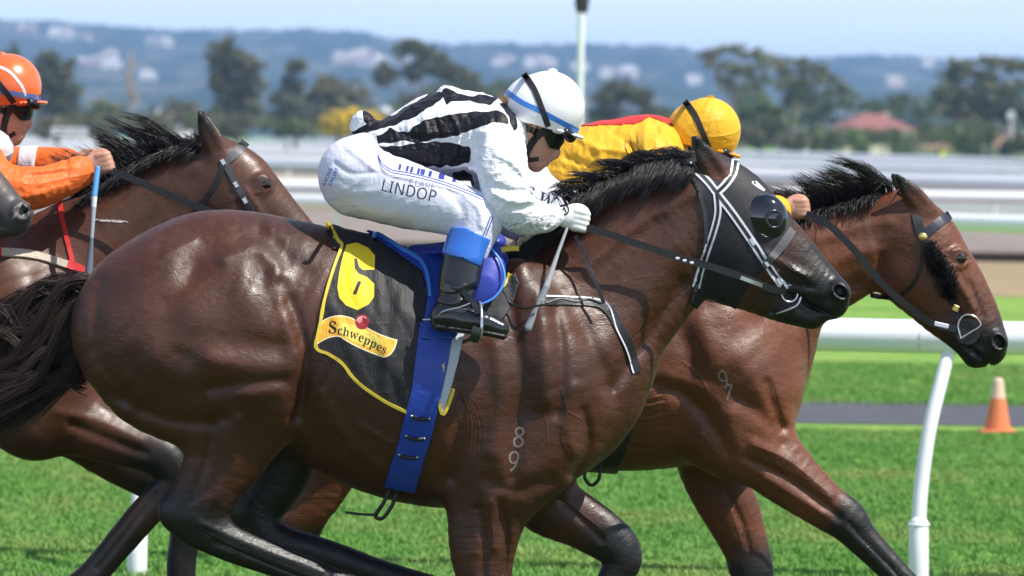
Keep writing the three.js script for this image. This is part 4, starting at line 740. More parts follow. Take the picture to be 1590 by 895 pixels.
{ const [lo, hi] = B.bounds(); part(horseB, 'body', surface(solid(B), lo, hi, 0.0105, { uv: plate0(ZB + 0.2, 880, 260, 720, 700), color: coatOf(B, [0.160, 0.050, 0.0185], BLACK) }), coatMat({ map: rep(coatTex, 3.4, 3.3), roughnessMap: rep(sweatTex, 4, 4), bumpScale: 0.0045, bumpMap: skinRelief(880, 260, 720, 700, [
  [[[1170, 690], [1220, 712], [1280, 760]], 3.4], [[[1190, 700], [1230, 745], [1290, 792]], 3], [[[1325, 815], [1370, 862], [1420, 915]], 4], [[[1500, 420], [1515, 455], [1528, 490]], 3], [[[1470, 420], [1490, 455], [1500, 480]], 3], [[[1508, 470], [1498, 492], [1510, 512]], 2.4], [[[1440, 440], [1432, 470], [1450, 490]], 2.6], [[[1330, 380], [1300, 400], [1270, 440]], 3.4], [[[1120, 750], [1140, 800], [1160, 860]], 3.4], [[[1060, 560], [1090, 590], [1110, 640]], 3]],
  [...J2([[978, 606], [1000, 610], [1034, 602]], 10, 0, 9.5, 3).map((l) => [l, 2]), [[[1200, 600], [1210, 640], [1218, 662]], 3], [[[1330, 830], [1376, 876], [1420, 925]], 2.6], [[[1505, 535], [1520, 550], [1538, 566]], 2], ...J2([[1508, 500], [1520, 516], [1520, 532]], 3, 6, 6, 2).map((l) => [l, 1.6]), ...J2([[1372, 396], [1366, 424], [1352, 450]], 3, 8, 6, 2).map((l) => [l, 2])]) })); }
hoof(horseB, B, 1538, 1052, 76, -0.35, 25); hoof(horseB, B, 1222, 1083, -74, 0, 25); hoof(horseB, B, 640, 1030, 76, -0.5, 25); hoof(horseB, B, 644, 1034, -76, -0.5, 25);
for (const s of [1, -1]) { const z = ZB + s * 31 * mpp(ZB), p = at(1489, 401, z); part(horseB, 'eye', ball(p, 0.024, 1.2, 0.8, 0.6), eyeMat); }
{
  const S = [], crest = [[1366, 306], [1346, 312], [1310, 322], [1270, 334], [1230, 350], [1195, 366]];
  S.push(...maneLocks(crest, ZB, 52, 60, (p, t) => { const L = rr(34, 66), a = 0.85 + 0.5 * gauss(); return [[p[0], p[1] + 8, ZB], [p[0] - 4, p[1] - L * 0.35, ZB + 0.02], [p[0] - L * 0.32 * a, p[1] - L * 0.72, ZB + 0.03], [p[0] - L * 0.9 * a, p[1] - L * (0.85 + 0.2 * rnd()), ZB + 0.03]]; }));
  for (let i = 0; i < 500; i++) { const t = rnd(), c = catmull(crest, 6), p = c[Math.floor(t * (c.length - 1))], L = rr(14, 30); S.push(lock([[p[0] + gauss() * 5, p[1] - 4, ZB + 0.03], [p[0] - 6, p[1], ZB + 0.06], [p[0] - L * 0.4, p[1] + L * 0.7, ZB + 0.08]], { j: 3, spread: 8 })); }
  for (let i = 0; i < 26; i++) S.push(lock([[1382, 304, ZB + 0.02 * gauss()], [1380, 288, ZB + 0.02], [1366, 282 + gauss() * 5, ZB + 0.03], [1352, 290 + gauss() * 12, ZB + 0.05]], { j: 5, spread: 10 }));
  part(horseB, 'mane', hair(S), blackHair);
  const T = []; for (let i = 0; i < 300; i++) T.push(lock([[430, 545, ZB], [360, 560 + gauss() * 20, ZB], [260, 600 + gauss() * 30, ZB], [180, 650 + gauss() * 40, ZB]], { j: 8, spread: 20, r: 0.003 })); part(horseB, 'tail', hair(T), brownHair);
}

// --- the bay behind on the left -------------------------------------------
const ZC = -1.15;
function leftHorse(b, dx, dy, hd) {
  const s = (n) => n.map((p) => [p[0] + dx, p[1] + dy, ...p.slice(2)]), hs = (n) => n.map((p) => [p[0] + hd[0], p[1] + hd[1], ...p.slice(2)]);
  b.chain(s([[-720, 520, 0, 130, .95], [-600, 490, 0, 145, .95], [-400, 515, 0, 168, .88], [-230, 535, 0, 178, .84], [-100, 535, 0, 175, .8], [20, 530, 0, 152, .72], [70, 545, 0, 98, .85]]), { n: 5 });
  b.chain([...s([[-30, 450, 0, 90, .5], [40, 500, 0, 145, .56]]), ...hs([[130, 428, 0, 120, .5], [225, 352, 0, 92, .46], [312, 290, 0, 70, .5]])], { n: 6, k: 30 });
  b.chain(hs([[335, 262, 0, 48, .66, .1], [360, 285, 0, 60, .68, .12], [378, 318, 0, 68, .62, .12], [425, 352, 0, 51, .62, .15], [468, 386, 0, 39, .7, .5], [500, 414, 0, 31, .86, .9], [508, 424, 0, 29, .92, .95]]), { k: 16, n: 5 });
  b.chain(hs([[360, 350, 0, 46, .75, .15], [420, 402, 0, 28, .8, .4], [462, 432, 0, 18, 1, .85], [480, 442, 0, 16, 1.05, .95]]), { k: 14 });
  b.blob(520 + hd[0], 412 + hd[1], 19, 14, 1, { mirror: true, k: 12, d: .95 });
  b.blob(404 + hd[0], 286 + hd[1], 27, 13, .8, { mirror: true, k: 12, d: .55 });
  ears(b, [336 + hd[0], 240 + hd[1]], [309 + hd[0], 176 + hd[1]], 17, 28, 46); earHollow(b, [336 + hd[0], 240 + hd[1]], [309 + hd[0], 176 + hd[1]], 17, 1);
  b.chain(s([[0, 430, 78, 40, .7], [40, 530, 84, 64, .8], [80, 600, 68, 62, .9], [50, 660, 72, 56, .9]]), { mirror: true, k: 44 });
  b.line(hs([[385, 300], [415, 345], [445, 372]]), 6, -5, 1, 30).line(hs([[372, 318], [400, 360], [430, 388]]), 8, 5, 1, 30).line(hs([[396, 276], [409, 272], [421, 279]]), 4, -4, 1, 30).line(hs([[398, 299], [410, 301], [420, 294]]), 3, -2.4, 1, 30).line(hs([[320, 330], [330, 370]]), 8, 6, 1, 40)
    .line(hs([[300, 262], [230, 290], [160, 340]]), 12, -5, 1, 35).line(hs([[270, 320], [200, 380], [150, 440]]), 18, 5, 1, 40).line(hs([[460, 420], [480, 428], [500, 436]]), 3.5, 6, 0, 30).line(s([[60, 440], [100, 480], [130, 520]]), 16, 6);
  nostril(b, 521 + hd[0], 412 + hd[1], 11, 8, -0.8, 8); b.wob = 0.0022;
  return { s, hs };
}
const C = new Body(ZC, 24), cS = leftHorse(C, 0, 0, [0, 0]);
C.chain([[30, 600, 74, 74, .66], [95, 648, 76, 54, .62, .1], [165, 678, 76, 42, .64, .2], [228, 700, 76, 35, .68, .6], [258, 718, 76, 33, .74, .95], [262, 752, 76, 26, .76, .75], [205, 820, 76, 25, .8, .7], [150, 885, 76, 23, .82, .9], [118, 920, 76, 28, .85, 1], [92, 930, 76, 22, .9, 1]], { k: 22 });
C.chain([[60, 600, -70, 70, .7], [160, 690, -72, 48, .66, .3], [245, 745, -74, 38, .68, .7], [290, 790, -74, 33, .74, 1], [288, 830, -74, 25, .78, 1], [281, 880, -74, 23, .8, 1], [284, 980, -74, 22, .84, 1], [290, 1040, -74, 27, .86, 1], [308, 1078, -74, 22, .9, 1]], { k: 22 });
for (const s of [1, -1]) C.chain([[-720, 560, 74 * s, 100, .8], [-740, 650, 84 * s, 82, .7], [-730, 720, 84 * s, 54, .66], [-760, 800, 82 * s, 40, .68, .4], [-800, 860, 80 * s, 32, .7, .9], [-780, 920, 78 * s, 26, .75, 1], [-740, 1000, 76 * s, 23, .8, 1], [-730, 1040, 76 * s, 26, .85, 1], [-705, 1075, 76 * s, 22, .9, 1]], { k: 40 });
C.line([[110, 660], [170, 685], [225, 705]], 7, 6).line([[90, 640], [150, 655], [215, 685]], 8, -5).line([[240, 770], [190, 835], [150, 885]], 5, 5);
const horseC = thing('bay_horse', 'bay horse with plain bridle and flying black mane beside the orange rider', 'horse', [-1.2, 0, ZC], 'galloping racehorses');
{ const [lo, hi] = C.bounds(); part(horseC, 'body', surface(solid(C), lo, hi, 0.0115, { color: coatOf(C, [0.092, 0.032, 0.0145], BLACK) }), coatMat()); }
hoof(horseC, C, 70, 928, 76, -2.0, 25); hoof(horseC, C, 322, 1098, -74, 0, 25); for (const s of [1, -1]) hoof(horseC, C, -690, 1094, 76 * s, 0, 25);
for (const s of [1, -1]) { const z = ZC + s * 32 * mpp(ZC), p = at(408, 287, z); part(horseC, 'eye', ball(p, 0.024, 1.2, 0.8, 0.62), eyeMat); }
{
  const S = [], crest = [[318, 232], [280, 232], [240, 250], [205, 268], [170, 292], [130, 318]];
  S.push(...maneLocks(crest, ZC, 54, 58, (p, t) => { const L = rr(34, 84) * (t < 0.2 ? 0.45 : 1), a = 1 + 0.35 * gauss(); return [[p[0], p[1] + 8, ZC], [p[0] - L * 0.2, p[1] - L * 0.22, ZC + 0.03], [p[0] - L * 0.52 * a, p[1] - L * 0.52, ZC + 0.03], [p[0] - L * 1.0 * a, p[1] - L * (0.6 + 0.25 * rnd()), ZC + 0.03]]; }));
  for (let i = 0; i < 700; i++) { const t = rnd(), c = catmull(crest, 6), p = c[Math.floor(t * (c.length - 1))], L = rr(18, 40); S.push(lock([[p[0] + gauss() * 5, p[1] - 4, ZC + 0.03], [p[0] - 10, p[1], ZC + 0.06], [p[0] - L, p[1] + L * 0.6, ZC + 0.09]], { j: 4, spread: 8 })); }
  part(horseC, 'mane', hair(S), blackHair);
}
// --- the horse whose nose enters at the left edge -------------------------
const ZD = -0.55, D = new Body(ZD, 24); leftHorse(D, -505, 30, [-488, -84]);
for (const s of [1, -1]) { D.chain([[-470, 640, 74 * s, 74, .66], [-440, 760, 76 * s, 52, .64, .1], [-430, 850, 76 * s, 40, .7, .5], [-428, 900, 76 * s, 36, .75, 1], [-425, 1000, 76 * s, 24, .8, 1], [-420, 1080, 76 * s, 28, .85, 1], [-400, 1122, 76 * s, 24, .9, 1]], { k: 24 }); D.chain([[-1225, 590, 74 * s, 100, .8], [-1240, 680, 84 * s, 82, .7], [-1230, 760, 84 * s, 54, .66], [-1260, 850, 82 * s, 40, .68, .4], [-1290, 900, 80 * s, 32, .7, 1], [-1260, 1000, 78 * s, 25, .8, 1], [-1245, 1070, 76 * s, 28, .85, 1], [-1222, 1118, 76 * s, 23, .9, 1]], { k: 40 }); }
const horseD = thing('bay_horse', 'dark muzzle of a trailing horse entering at the left edge', 'horse', [-3.2, 0, ZD], 'galloping racehorses');
{ const [lo, hi] = D.bounds(); part(horseD, 'body', surface(solid(D), lo, hi, 0.017, { color: coatOf(D, [0.11, 0.06, 0.045], [0.075, 0.066, 0.065]) }), coatMat()); }
for (const s of [1, -1]) { hoof(horseD, D, -388, 1142, 76 * s, 0, 26); hoof(horseD, D, -1208, 1140, 76 * s, 0, 26); }

// brands on the shoulder
const brandMat = mat([0.24, 0.18, 0.155], 0.9);
function digit(body, parent, ch, x, y, s, ang) {
  const C8 = { 8: [[[0, -.25], [.22, -.42], [.2, -.7], [0, -.8], [-.2, -.7], [-.22, -.42], [0, -.25]], [[0, -.25], [.28, 0], [.22, .32], [0, .42], [-.22, .32], [-.28, 0], [0, -.25]]], 9: [[[.25, -.4], [.15, -.15], [-.1, -.12], [-.25, -.35], [-.2, -.68], [.05, -.8], [.24, -.62], [.25, -.3], [.15, .1], [-.1, .42]]], 7: [[[-.25, -.75], [.25, -.78]], [[.25, -.78], [.05, -.2], [-.08, .42]]] }[ch];
  for (const l of C8) part(parent, 'brand_mark', strap(body, l.map(([u, v]) => [x + (u * Math.cos(ang) - v * Math.sin(ang)) * s, y + (u * Math.sin(ang) + v * Math.cos(ang)) * s]), 3.0, { th: 0.0006, lift: 0.0004, cols: 2, n: 4 }), brandMat);
}
digit(A, horseA, 8, 805, 684, 24, 0.12); digit(A, horseA, 9, 796, 722, 25, 0.15);
digit(B, horseB, 9, 1125, 594, 22, -0.3); digit(B, horseB, 7, 1131, 614, 20, 0.05);

// ------------------------------------------------------------------ riders
const skinMat = mat([0.52, 0.27, 0.18], 0.5, { sheen: 0.2, sheenColor: rgb(0.5, 0.3, 0.25), bumpMap: bumpTex, bumpScale: 0.0006 });
const clothTex = tileTex(256, (u, v) => { const R = (a) => 1 - Math.abs(2 * a - 1), n = 255 * (0.1 * per(u, v, 128, 128, 51) + 0.42 * R(per(u, v, 5, 8, 52)) ** 2 + 0.3 * R(per(u, v, 14, 9, 53)) ** 2 + 0.18 * R(per(u, v, 30, 26, 54))); return [n, n, n]; }); clothTex.repeat.set(3, 3);
const silk = (c, o = {}) => mat(c, 0.5, { bumpMap: clothTex, bumpScale: 0.006, sheen: 0.15, sheenColor: rgb(0.6, 0.6, 0.6), specularIntensity: 0.55, ...o });
const leatherBlack = mat([0.012, 0.012, 0.014], 0.22, { clearcoat: 0.5, clearcoatRoughness: 0.15, bumpMap: bumpTex, bumpScale: 0.0008 }), matteBlack = mat([0.014, 0.014, 0.016], 0.5), steel = mat([0.62, 0.62, 0.64], 0.25, { metalness: 0.9 }), lensBlack = mat([0.008, 0.008, 0.010], 0.3);
const gloss = (c) => mat(c, 0.3, { clearcoat: 0.4, clearcoatRoughness: 0.25, bumpMap: bumpTex, bumpScale: 0.0005 });
// photograph-plane coordinates on a fixed upright plane, for prints
const plate = (z, x0, y0, w, h) => (X, Y) => { const p = toPx(X, Y, z); return [(p[0] - x0) / w, 1 - (p[1] - y0) / h]; };
// creases in cloth: ridged noise drawn out along a direction
function creases(b, amp, freq, ang, stretch = 4, seed = 0) { const ca = Math.cos(ang), sa = Math.sin(ang); b.cuts.push((d, x, y, z) => { const u = (x * ca + y * sa) * freq / stretch, v = (-x * sa + y * ca) * freq; const n = 1 - Math.abs(fbm(u, v, z * freq * 0.5 + seed, 2)) * 2.6; return d - amp * (n * n * Math.sign(n) - 0.4); }); }
// a closed hand seen from the thumb-up side: wrist at (x, y), knuckles ahead; s = size, a = turn
function fist(b, x, y, z, s, a) {
  const ca = Math.cos(a), sa = Math.sin(a), N = (u, v, w, r, f = 1) => [x + (u * ca - v * sa) * s, y + (u * sa + v * ca) * s, z + w * s, r * s, f];
  b.chain([N(-14, 0, 0, 12, .8), N(0, 0, 0, 14, .75), N(14, 0, 2, 17, .62), N(27, 1, 3, 17, .58)], { k: 8 });
  const ys = [-12, -4, 4.5, 12.5], ln = [1, 1.1, 1.04, 0.85];
  ys.forEach((v, i) => b.chain([N(27, v, 7, 6), N(34 + 6 * ln[i], v + 1, 8, 5.8), N(39 + 5 * ln[i], v + 2, -2, 5.4), N(33 + 3 * ln[i], v + 3, -11, 5), N(24, v + 3, -13, 4.6)], { k: 2.6 }));
  b.chain([N(8, -9, -4, 7), N(20, -17, -6, 6.4), N(32, -19, -5, 5.8), N(40, -16, -2, 5.2)], { k: 4 });
}
// head, cap and goggles; (cx, cy) is the middle of the cap, a the nod of the head
function riderHead(zc, cx, cy, a, s = 1) {
  const ca = Math.cos(a) * s, sa = Math.sin(a) * s, n = (x, y) => [cx + (x - 842) * ca - (y - 168) * sa, cy + (x - 842) * sa + (y - 168) * ca], P = (l) => l.map(([x, y, z, r, f]) => z === undefined ? n(x, y) : [...n(x, y), z * s, r * s, f ?? 1]);
  const head = (b) => {
    b.chain(P([[834, 176, 0, 45, .84], [842, 188, 0, 42, .84], [841, 208, 0, 31, .95], [837, 228, 0, 25, .98], [831, 245, 0, 14, 1.1]]), { k: 10 });
    b.chain(P([[856, 214, 0, 6, 1], [864, 234, 0, 6.5, 1.1], [861, 241, 0, 7, 1.3]]), { k: 7 });
    b.chain(P([[850, 247, -9, 4], [855, 247, 0, 4.6], [850, 247, 9, 4]]), { k: 2.5 }); b.chain(P([[844, 254, -8, 4], [848, 254, 0, 4.6], [844, 254, 8, 4]]), { k: 4 });
    b.blob(...n(833, 258), 0, 9 * s, 1.2, { k: 8 }); b.chain(P([[806, 216, 0, 40, .8], [824, 236, 0, 22, 1.1], [832, 252, 0, 12, 1.2]]), { k: 10 });
    b.blob(...n(855, 208), 15 * s, 7 * s, 1, { mirror: true, k: 6 });
    b.chain(P([[829, 187, 36, 9, .45], [826, 198, 38, 8, .5], [823, 209, 35, 5, .6]]), { mirror: true, k: 4 });
    b.line(P([[829, 188], [825, 197], [826, 205]]), 3, 6, 1, 40);
    b.chain(P([[818, 214, 0, 27, 1], [798, 216, 0, 30, 1.15], [772, 222, 0, 40, 1.3]]), { k: 14 });
  };
  const cap = new Body(zc, 10); cap.chain(P([[834, 171, 0, 55, 1], [851, 167, 0, 56, 1]]), { k: 4, n: 2 });
  return { n, P, head, cap };
}
function dressHead(t, zc, H, capMat, stripe, strapMat, o = {}) {
  const { n, P, cap } = H, capO = P([[768, 150], [778, 170], [797, 187], [826, 193], [850, 200], [880, 209], [906, 217], [930, 190], [925, 110], [850, 92], [785, 105]]);
  const c = part(t, 'cap', cover(cap, capO, { th: 0.002, h: 0.0055, zr: 0 }), capMat, o.capLabel);
  if (o.band) part(c, 'band', strap(cap, P([[787, 143], [812, 160], [838, 172], [866, 187], [897, 203]]), 8, { th: 0.0012, lift: 0.002, zr: 0.1 }), o.band);
  if (o.seam) part(c, 'seam', strap(cap, P([[800, 128], [830, 122], [858, 140], [872, 170], [874, 192]]), 4, { th: 0.001, lift: 0.002 }), o.seam);
  part(c, 'chin_strap', strap(cap, P([[814, 116], [830, 140], [842, 170], [851, 196]]), 9, { th: 0.0015, lift: 0.0035, zr: 0.1 }), strapMat);
  const pk = new Body(zc, 4); pk.chain(P([[862, 201, 0, 9, 4.6], [885, 208, 0, 4.5, 8], [903, 214, 0, 3, 9]]), { k: 3 }); part(c, 'peak', bodyMesh(pk, 0.0045), o.peak ?? capMat);
  part(c, 'button', ball(at(...n(858, 111), zc), 0.012, 1.3, .8, 1), capMat);
  const hb = new Body(zc, 10); H.head(hb);
  part(t, 'goggles', [cover(hb, P([[845, 196], [872, 200], [877, 220], [868, 233], [853, 230], [846, 216]]), { th: 0.011, h: 0.0045, zr: 0.05 }), strap(hb, P([[806, 196], [826, 202], [848, 208]]), 9, { th: 0.003 })], lensBlack);
  const up = new Body(zc, 4); up.chain(P([[878, 206, -34, 8], [886, 213, -18, 9], [884, 210, 0, 6], [886, 213, 18, 9], [878, 206, 34, 8]]), { k: 4 }); part(t, 'spare_goggles', bodyMesh(up, 0.005), lensBlack);
  part(t, 'jaw_strap', [strap(hb, P([[848, 200], [832, 214], [820, 232], [817, 243]]), 10, { th: 0.004 }), strap(hb, P([[817, 243], [824, 248], [836, 246]]), 6, { th: 0.003 })], matteBlack);
}
const legA = [[560, 278, 45, 60, .95], [630, 303, 82, 52, .9], [700, 323, 112, 43, .9], [742, 340, 122, 38, .9]];

{ // ---------------- rider in black and white
  const base = V(640, 400, 0), t = thing('person', 'rider in black and white striped silks crouched over the number six horse', 'person', [base.x, 0, 0], 'race riders');
  const H = riderHead(0, 842, 168, 0), body = new Body(0, 12); H.head(body);
  body.chain([[570, 255, 0, 40, 1.6], [640, 222, 0, 44, 1.6], [700, 212, 0, 56, 1.3], [750, 212, 0, 52, 1.4]]);
  const arm = [[765, 218, 82, 34], [782, 275, 112, 32], [796, 322, 120, 26], [820, 338, 100, 22], [852, 338, 78, 16], [866, 336, 72, 14]], armF = [[765, 218, -82, 34], [775, 285, -105, 32], [792, 335, -95, 26], [822, 354, -70, 18], [846, 358, -62, 14]];
  body.chain(arm); body.chain(armF);
  for (const s of [1, -1]) { body.chain(legA.map((p) => [p[0], p[1], p[2] * s, p[3] - 8, .9])); body.chain([[742, 340, 122 * s, 30], [726, 392, 134 * s, 26], [712, 440, 145 * s, 24], [702, 482, 168 * s, 18], [740, 500, 174 * s, 15]]); }
  part(t, 'body', bodyMesh(body, 0.006), skinMat);
  // silks
  const J = new Body(0, 13);
  J.chain([[578, 236, 0, 34, 2.0], [630, 222, 0, 50, 1.65], [685, 211, 0, 67, 1.32], [735, 212, 0, 69, 1.3], [774, 210, 0, 50, 1.55]], { n: 6 });
  J.chain([[768, 215, 78, 46, .9], [778, 268, 112, 43, .92], [792, 312, 124, 39, .95], [812, 332, 114, 33], [840, 337, 88, 26], [858, 336, 78, 19]], { k: 18 });
  J.chain([[768, 215, -78, 46, .9], [772, 275, -106, 42], [788, 328, -100, 35], [815, 352, -72, 26], [834, 358, -64, 19]], { k: 18 });
  J.chain([[786, 196, 0, 36, 1.15], [800, 206, 0, 31, 1.15]], { k: 10 });
  J.chain([[575, 200, 8, 16, 1.4], [562, 186, 4, 15, 1.3], [556, 198, 0, 14, 1.2]], { k: 8 }); J.chain([[700, 150, 0, 16, 2.5], [690, 142, 0, 9, 2.5]], { k: 10 });
  J.line([[590, 240], [640, 252], [700, 258], [735, 262]], 8, -8).line([[600, 262], [660, 276], [712, 282]], 7, 7).line([[655, 180], [662, 205], [655, 228]], 5, -6).line([[672, 185], [684, 210], [688, 240]], 4, 5).line([[700, 178], [712, 205], [708, 240]], 4, -5).line([[725, 175], [735, 200], [728, 245]], 5, 5).line([[620, 205], [650, 215], [690, 220]], 6, 5).line([[590, 225], [625, 235], [660, 232]], 5, -5)
    .line([[745, 215], [738, 255], [742, 300]], 7, 11).line([[770, 240], [800, 255], [815, 280]], 5, -6, 1, 140).line([[760, 285], [785, 295], [820, 300]], 6, 7, 1, 150).line([[765, 300], [790, 312], [828, 312]], 5, -6, 1, 150).line([[800, 325], [830, 322], [850, 325]], 4, 5, 1, 140).line([[790, 262], [820, 285], [835, 310]], 6, 6, 1, 150).line([[640, 165], [660, 175], [670, 190]], 5, -4).line([[750, 150], [765, 170], [770, 200]], 5, 4)
    .line([[850, 318], [852, 336], [848, 352]], 3, 5, 1, 100).line([[842, 318], [844, 338], [840, 354]], 3, -4, 1, 100);
  creases(J, 0.0035, 16, 1.2, 3, 2); creases(J, 0.0022, 34, 0.4, 3, 9);
  const jt = canvasTex(1536, 1024, (g, w, h) => {
    const k = 4; g.fillStyle = '#eeeef2'; g.fillRect(0, 0, w, h); g.scale(k, k); g.translate(-520, -115); g.fillStyle = '#15131b';
    const poly = (p0) => { const p = []; p0.forEach((a, i) => { const b = p0[(i + 1) % p0.length], L = Math.hypot(b[0] - a[0], b[1] - a[1]), n = Math.max(1, Math.round(L / 7)); for (let k = 0; k < n; k++) { const x = lerp(a[0], b[0], k / n), y = lerp(a[1], b[1], k / n); p.push([x + noise3(x * .13, y * .13, 1) * 2, y + noise3(x * .16, y * .1, 9) * 3.4]); } }); g.beginPath(); p.forEach(([x, y], i) => { const a = p[(i + p.length - 1) % p.length], m = [(a[0] + x) / 2, (a[1] + y) / 2]; i ? g.quadraticCurveTo(a[0], a[1], m[0], m[1]) : g.moveTo(...m); }); const l = p[p.length - 1], f = p[0]; g.quadraticCurveTo(l[0], l[1], (l[0] + f[0]) / 2, (l[1] + f[1]) / 2); g.fill(); };
    poly([[536, 214], [540, 206], [556, 196], [576, 188], [600, 180], [630, 166], [652, 152], [664, 143], [676, 140], [690, 146], [682, 158], [664, 168], [640, 182], [612, 196], [590, 198], [566, 206], [550, 218]]);
    poly([[562, 174], [566, 164], [582, 172], [594, 186], [580, 196], [564, 190]]);
    poly([[684, 146], [690, 136], [704, 142], [730, 148], [764, 148], [772, 156], [760, 162], [730, 158], [706, 157], [694, 164]]);
    poly([[583, 212], [583, 212], [606, 199], [634, 206], [656, 186], [693, 178], [740, 173], [772, 172], [786, 178], [792, 192], [770, 190], [724, 206], [690, 214], [648, 224], [648, 224], [615, 219], [588, 224]]);
    poly([[588, 229], [588, 229], [615, 228], [642, 224], [670, 222], [693, 219], [730, 230], [733, 240], [727, 255], [681, 259], [650, 262], [627, 255], [600, 246], [590, 240]]);
    poly([[700, 268], [720, 264], [733, 272], [735, 292], [722, 292], [704, 280]]);
    poly([[775, 160], [785, 158], [800, 176], [803, 200], [797, 205], [790, 182]]);
    g.fillStyle = 'rgba(120,128,90,0.55)'; for (let i = 0; i < 160; i++) g.fillRect(780 + rnd() * 75, 342 + gauss() * 4 + rnd() * 10, 1.5, 1.2);
  });
  part(t, 'jacket', bodyMesh(J, 0.0052, { uv: plate(0.15, 520, 115, 384, 256) }), silk([1, 1, 1], { map: jt, sheen: 0.1 }));
  // breeches
  const R = new Body(0, 14);
  R.chain([[548, 260, 0, 48, 1.75], [578, 250, 0, 48, 1.65]]); R.blob(552, 274, 36, 56, .95, { mirror: true, k: 14 });
  for (const s of [1, -1]) { R.chain(legA.map((p) => [p[0], p[1], p[2] * s, p[3], p[4]]), { k: 16 }); R.chain([[742, 340, 122 * s, 37, .95], [737, 362, 128 * s, 34], [730, 384, 133 * s, 31]], { k: 12 }); }
  R.line([[505, 300], [560, 335], [640, 352]], 8, 3).line([[520, 255], [545, 270], [580, 268]], 5, 4).line([[515, 285], [550, 300], [590, 296]], 6, -3).line([[540, 230], [560, 245], [580, 262]], 5, -4).line([[700, 300], [720, 330], [715, 352]], 6, 4).line([[722, 305], [745, 325], [748, 350]], 5, -5).line([[590, 250], [600, 268], [640, 279], [700, 293], [745, 312]], 2.5, -4);
  creases(R, 0.0018, 14, 0.5, 3, 4);
  const bt = canvasTex(1280, 1024, (g, w, h) => {
    const k = 4; g.fillStyle = '#dcdcea'; g.fillRect(0, 0, w, h); g.scale(k, k); g.translate(-480, -185);
    g.strokeStyle = '#2c3a9a'; g.lineWidth = 1.6; for (const o of [0, 4]) { g.beginPath(); g.moveTo(586, 238 + o); g.quadraticCurveTo(590, 258 + o, 612, 265 + o); g.quadraticCurveTo(680, 274 + o, 750, 306 + o); g.stroke(); }
    g.fillStyle = '#2a3790'; g.save(); g.translate(612, 262); g.rotate(0.22); for (const [x, w2] of [[6, 4], [18, 4], [25, 4], [36, 4], [41, 7], [54, 5], [70, 9], [92, 6]]) g.fillRect(x, -9, w2, 9); g.restore();
    g.fillStyle = '#8f8fa8'; g.save(); g.translate(634, 287); g.rotate(0.21); g.font = '15px sans-serif'; g.fillText('CLARE', 0, 0); g.restore();
    g.fillStyle = '#23242f'; g.save(); g.translate(590, 296); g.rotate(0.205); g.font = '25px sans-serif'; g.fillText('LINDOP', 0, 0); g.restore();
    g.fillStyle = '#5a62b8'; g.save(); g.translate(504, 290); g.rotate(-1.15); g.font = 'bold 8px sans-serif'; g.fillText('RACING', 0, 0); g.fillText('ONLINE', 4, 9); g.restore();
    g.strokeStyle = '#2c3a9a'; g.lineWidth = 1.6; for (const o of [0, 4]) { g.beginPath(); g.moveTo(762 + o, 335); g.quadraticCurveTo(757 + o, 350, 750 + o, 366); g.stroke(); }
  });
  part(t, 'breeches', bodyMesh(R, 0.0055, { uv: plate(0.2, 480, 185, 320, 256) }), mat([1, 1, 1], 0.5, { map: bt, bumpMap: clothTex, bumpScale: 0.002, sheen: 0.2, sheenColor: rgb(.6, .6, .7) }));
  // boots
  for (const s of [1, -1]) {
    const bo = new Body(0, 10); bo.chain([[722, 392, 137 * s, 33, .92], [714, 430, 146 * s, 33, .92], [706, 462, 158 * s, 28, .92], [700, 486, 168 * s, 23, .95]], { k: 8 }); bo.chain([[688, 494, 171 * s, 21, .95], [716, 497, 175 * s, 21, .95], [750, 502, 179 * s, 19, 1], [776, 511, 179 * s, 15, 1.1]], { k: 10 });
    bo.line([[680, 465], [700, 470], [730, 462]], 4, -4, s, 180).line([[680, 455], [705, 459], [735, 450]], 4, 5, s, 180).line([[680, 474], [705, 478], [730, 472]], 3, 4, s, 180).line([[690, 440], [712, 446], [738, 438]], 4, -3, s, 180);
    const b = part(t, 'boot', bodyMesh(bo, 0.005), leatherBlack);
    const so = new Body(0, 4); so.chain([[680, 507, 171 * s, 8, 2.3], [720, 512, 175 * s, 6, 3.2], [758, 517, 179 * s, 6, 3.2], [781, 522, 179 * s, 6, 2.5]], { k: 4 }); part(b, 'sole', bodyMesh(so, 0.0045), matteBlack);
    const cu = new Body(0, 8); cu.chain([[733, 366, 131 * s, 37, .94], [727, 384, 135 * s, 36, .94], [721, 400, 140 * s, 35, .94]], { k: 3 });
    part(b, 'boot_cuff', cover(cu, [[692, 352], [725, 354], [762, 372], [746, 414], [716, 400], [684, 393]], { th: 0.001, h: 0.0055, zr: s * 0.26 }), mat([0.03, 0.16, 0.62], 0.25, { clearcoat: 0.6, clearcoatRoughness: 0.2 }));
  }
  // gloves
  const gl = new Body(0, 6); fist(gl, 868, 336, 72, 0.98, 0.16); const gn = part(t, 'glove', bodyMesh(gl, 0.0032), mat([0.78, 0.78, 0.76], 0.6, { bumpMap: clothTex, bumpScale: 0.001 }));
  part(gn, 'emblem', [strap(gl, [[868, 326], [872, 320], [880, 320], [883, 327], [879, 333], [871, 332], [868, 326]], 2.2, { th: 0.0006, cols: 2, zr: .15 }), strap(gl, [[873, 330], [876, 323], [879, 330]], 2, { th: 0.0006, cols: 2, zr: .15 })], matteBlack);
  const gf = new Body(0, 6); fist(gf, 850, 358, -62, 0.98, 0.16); part(t, 'glove', bodyMesh(gf, 0.004), mat([0.78, 0.78, 0.76], 0.6));
  dressHead(t, 0, H, gloss([0.82, 0.82, 0.83]), null, matteBlack, { band: mat([0.05, 0.22, 0.65], 0.4) });
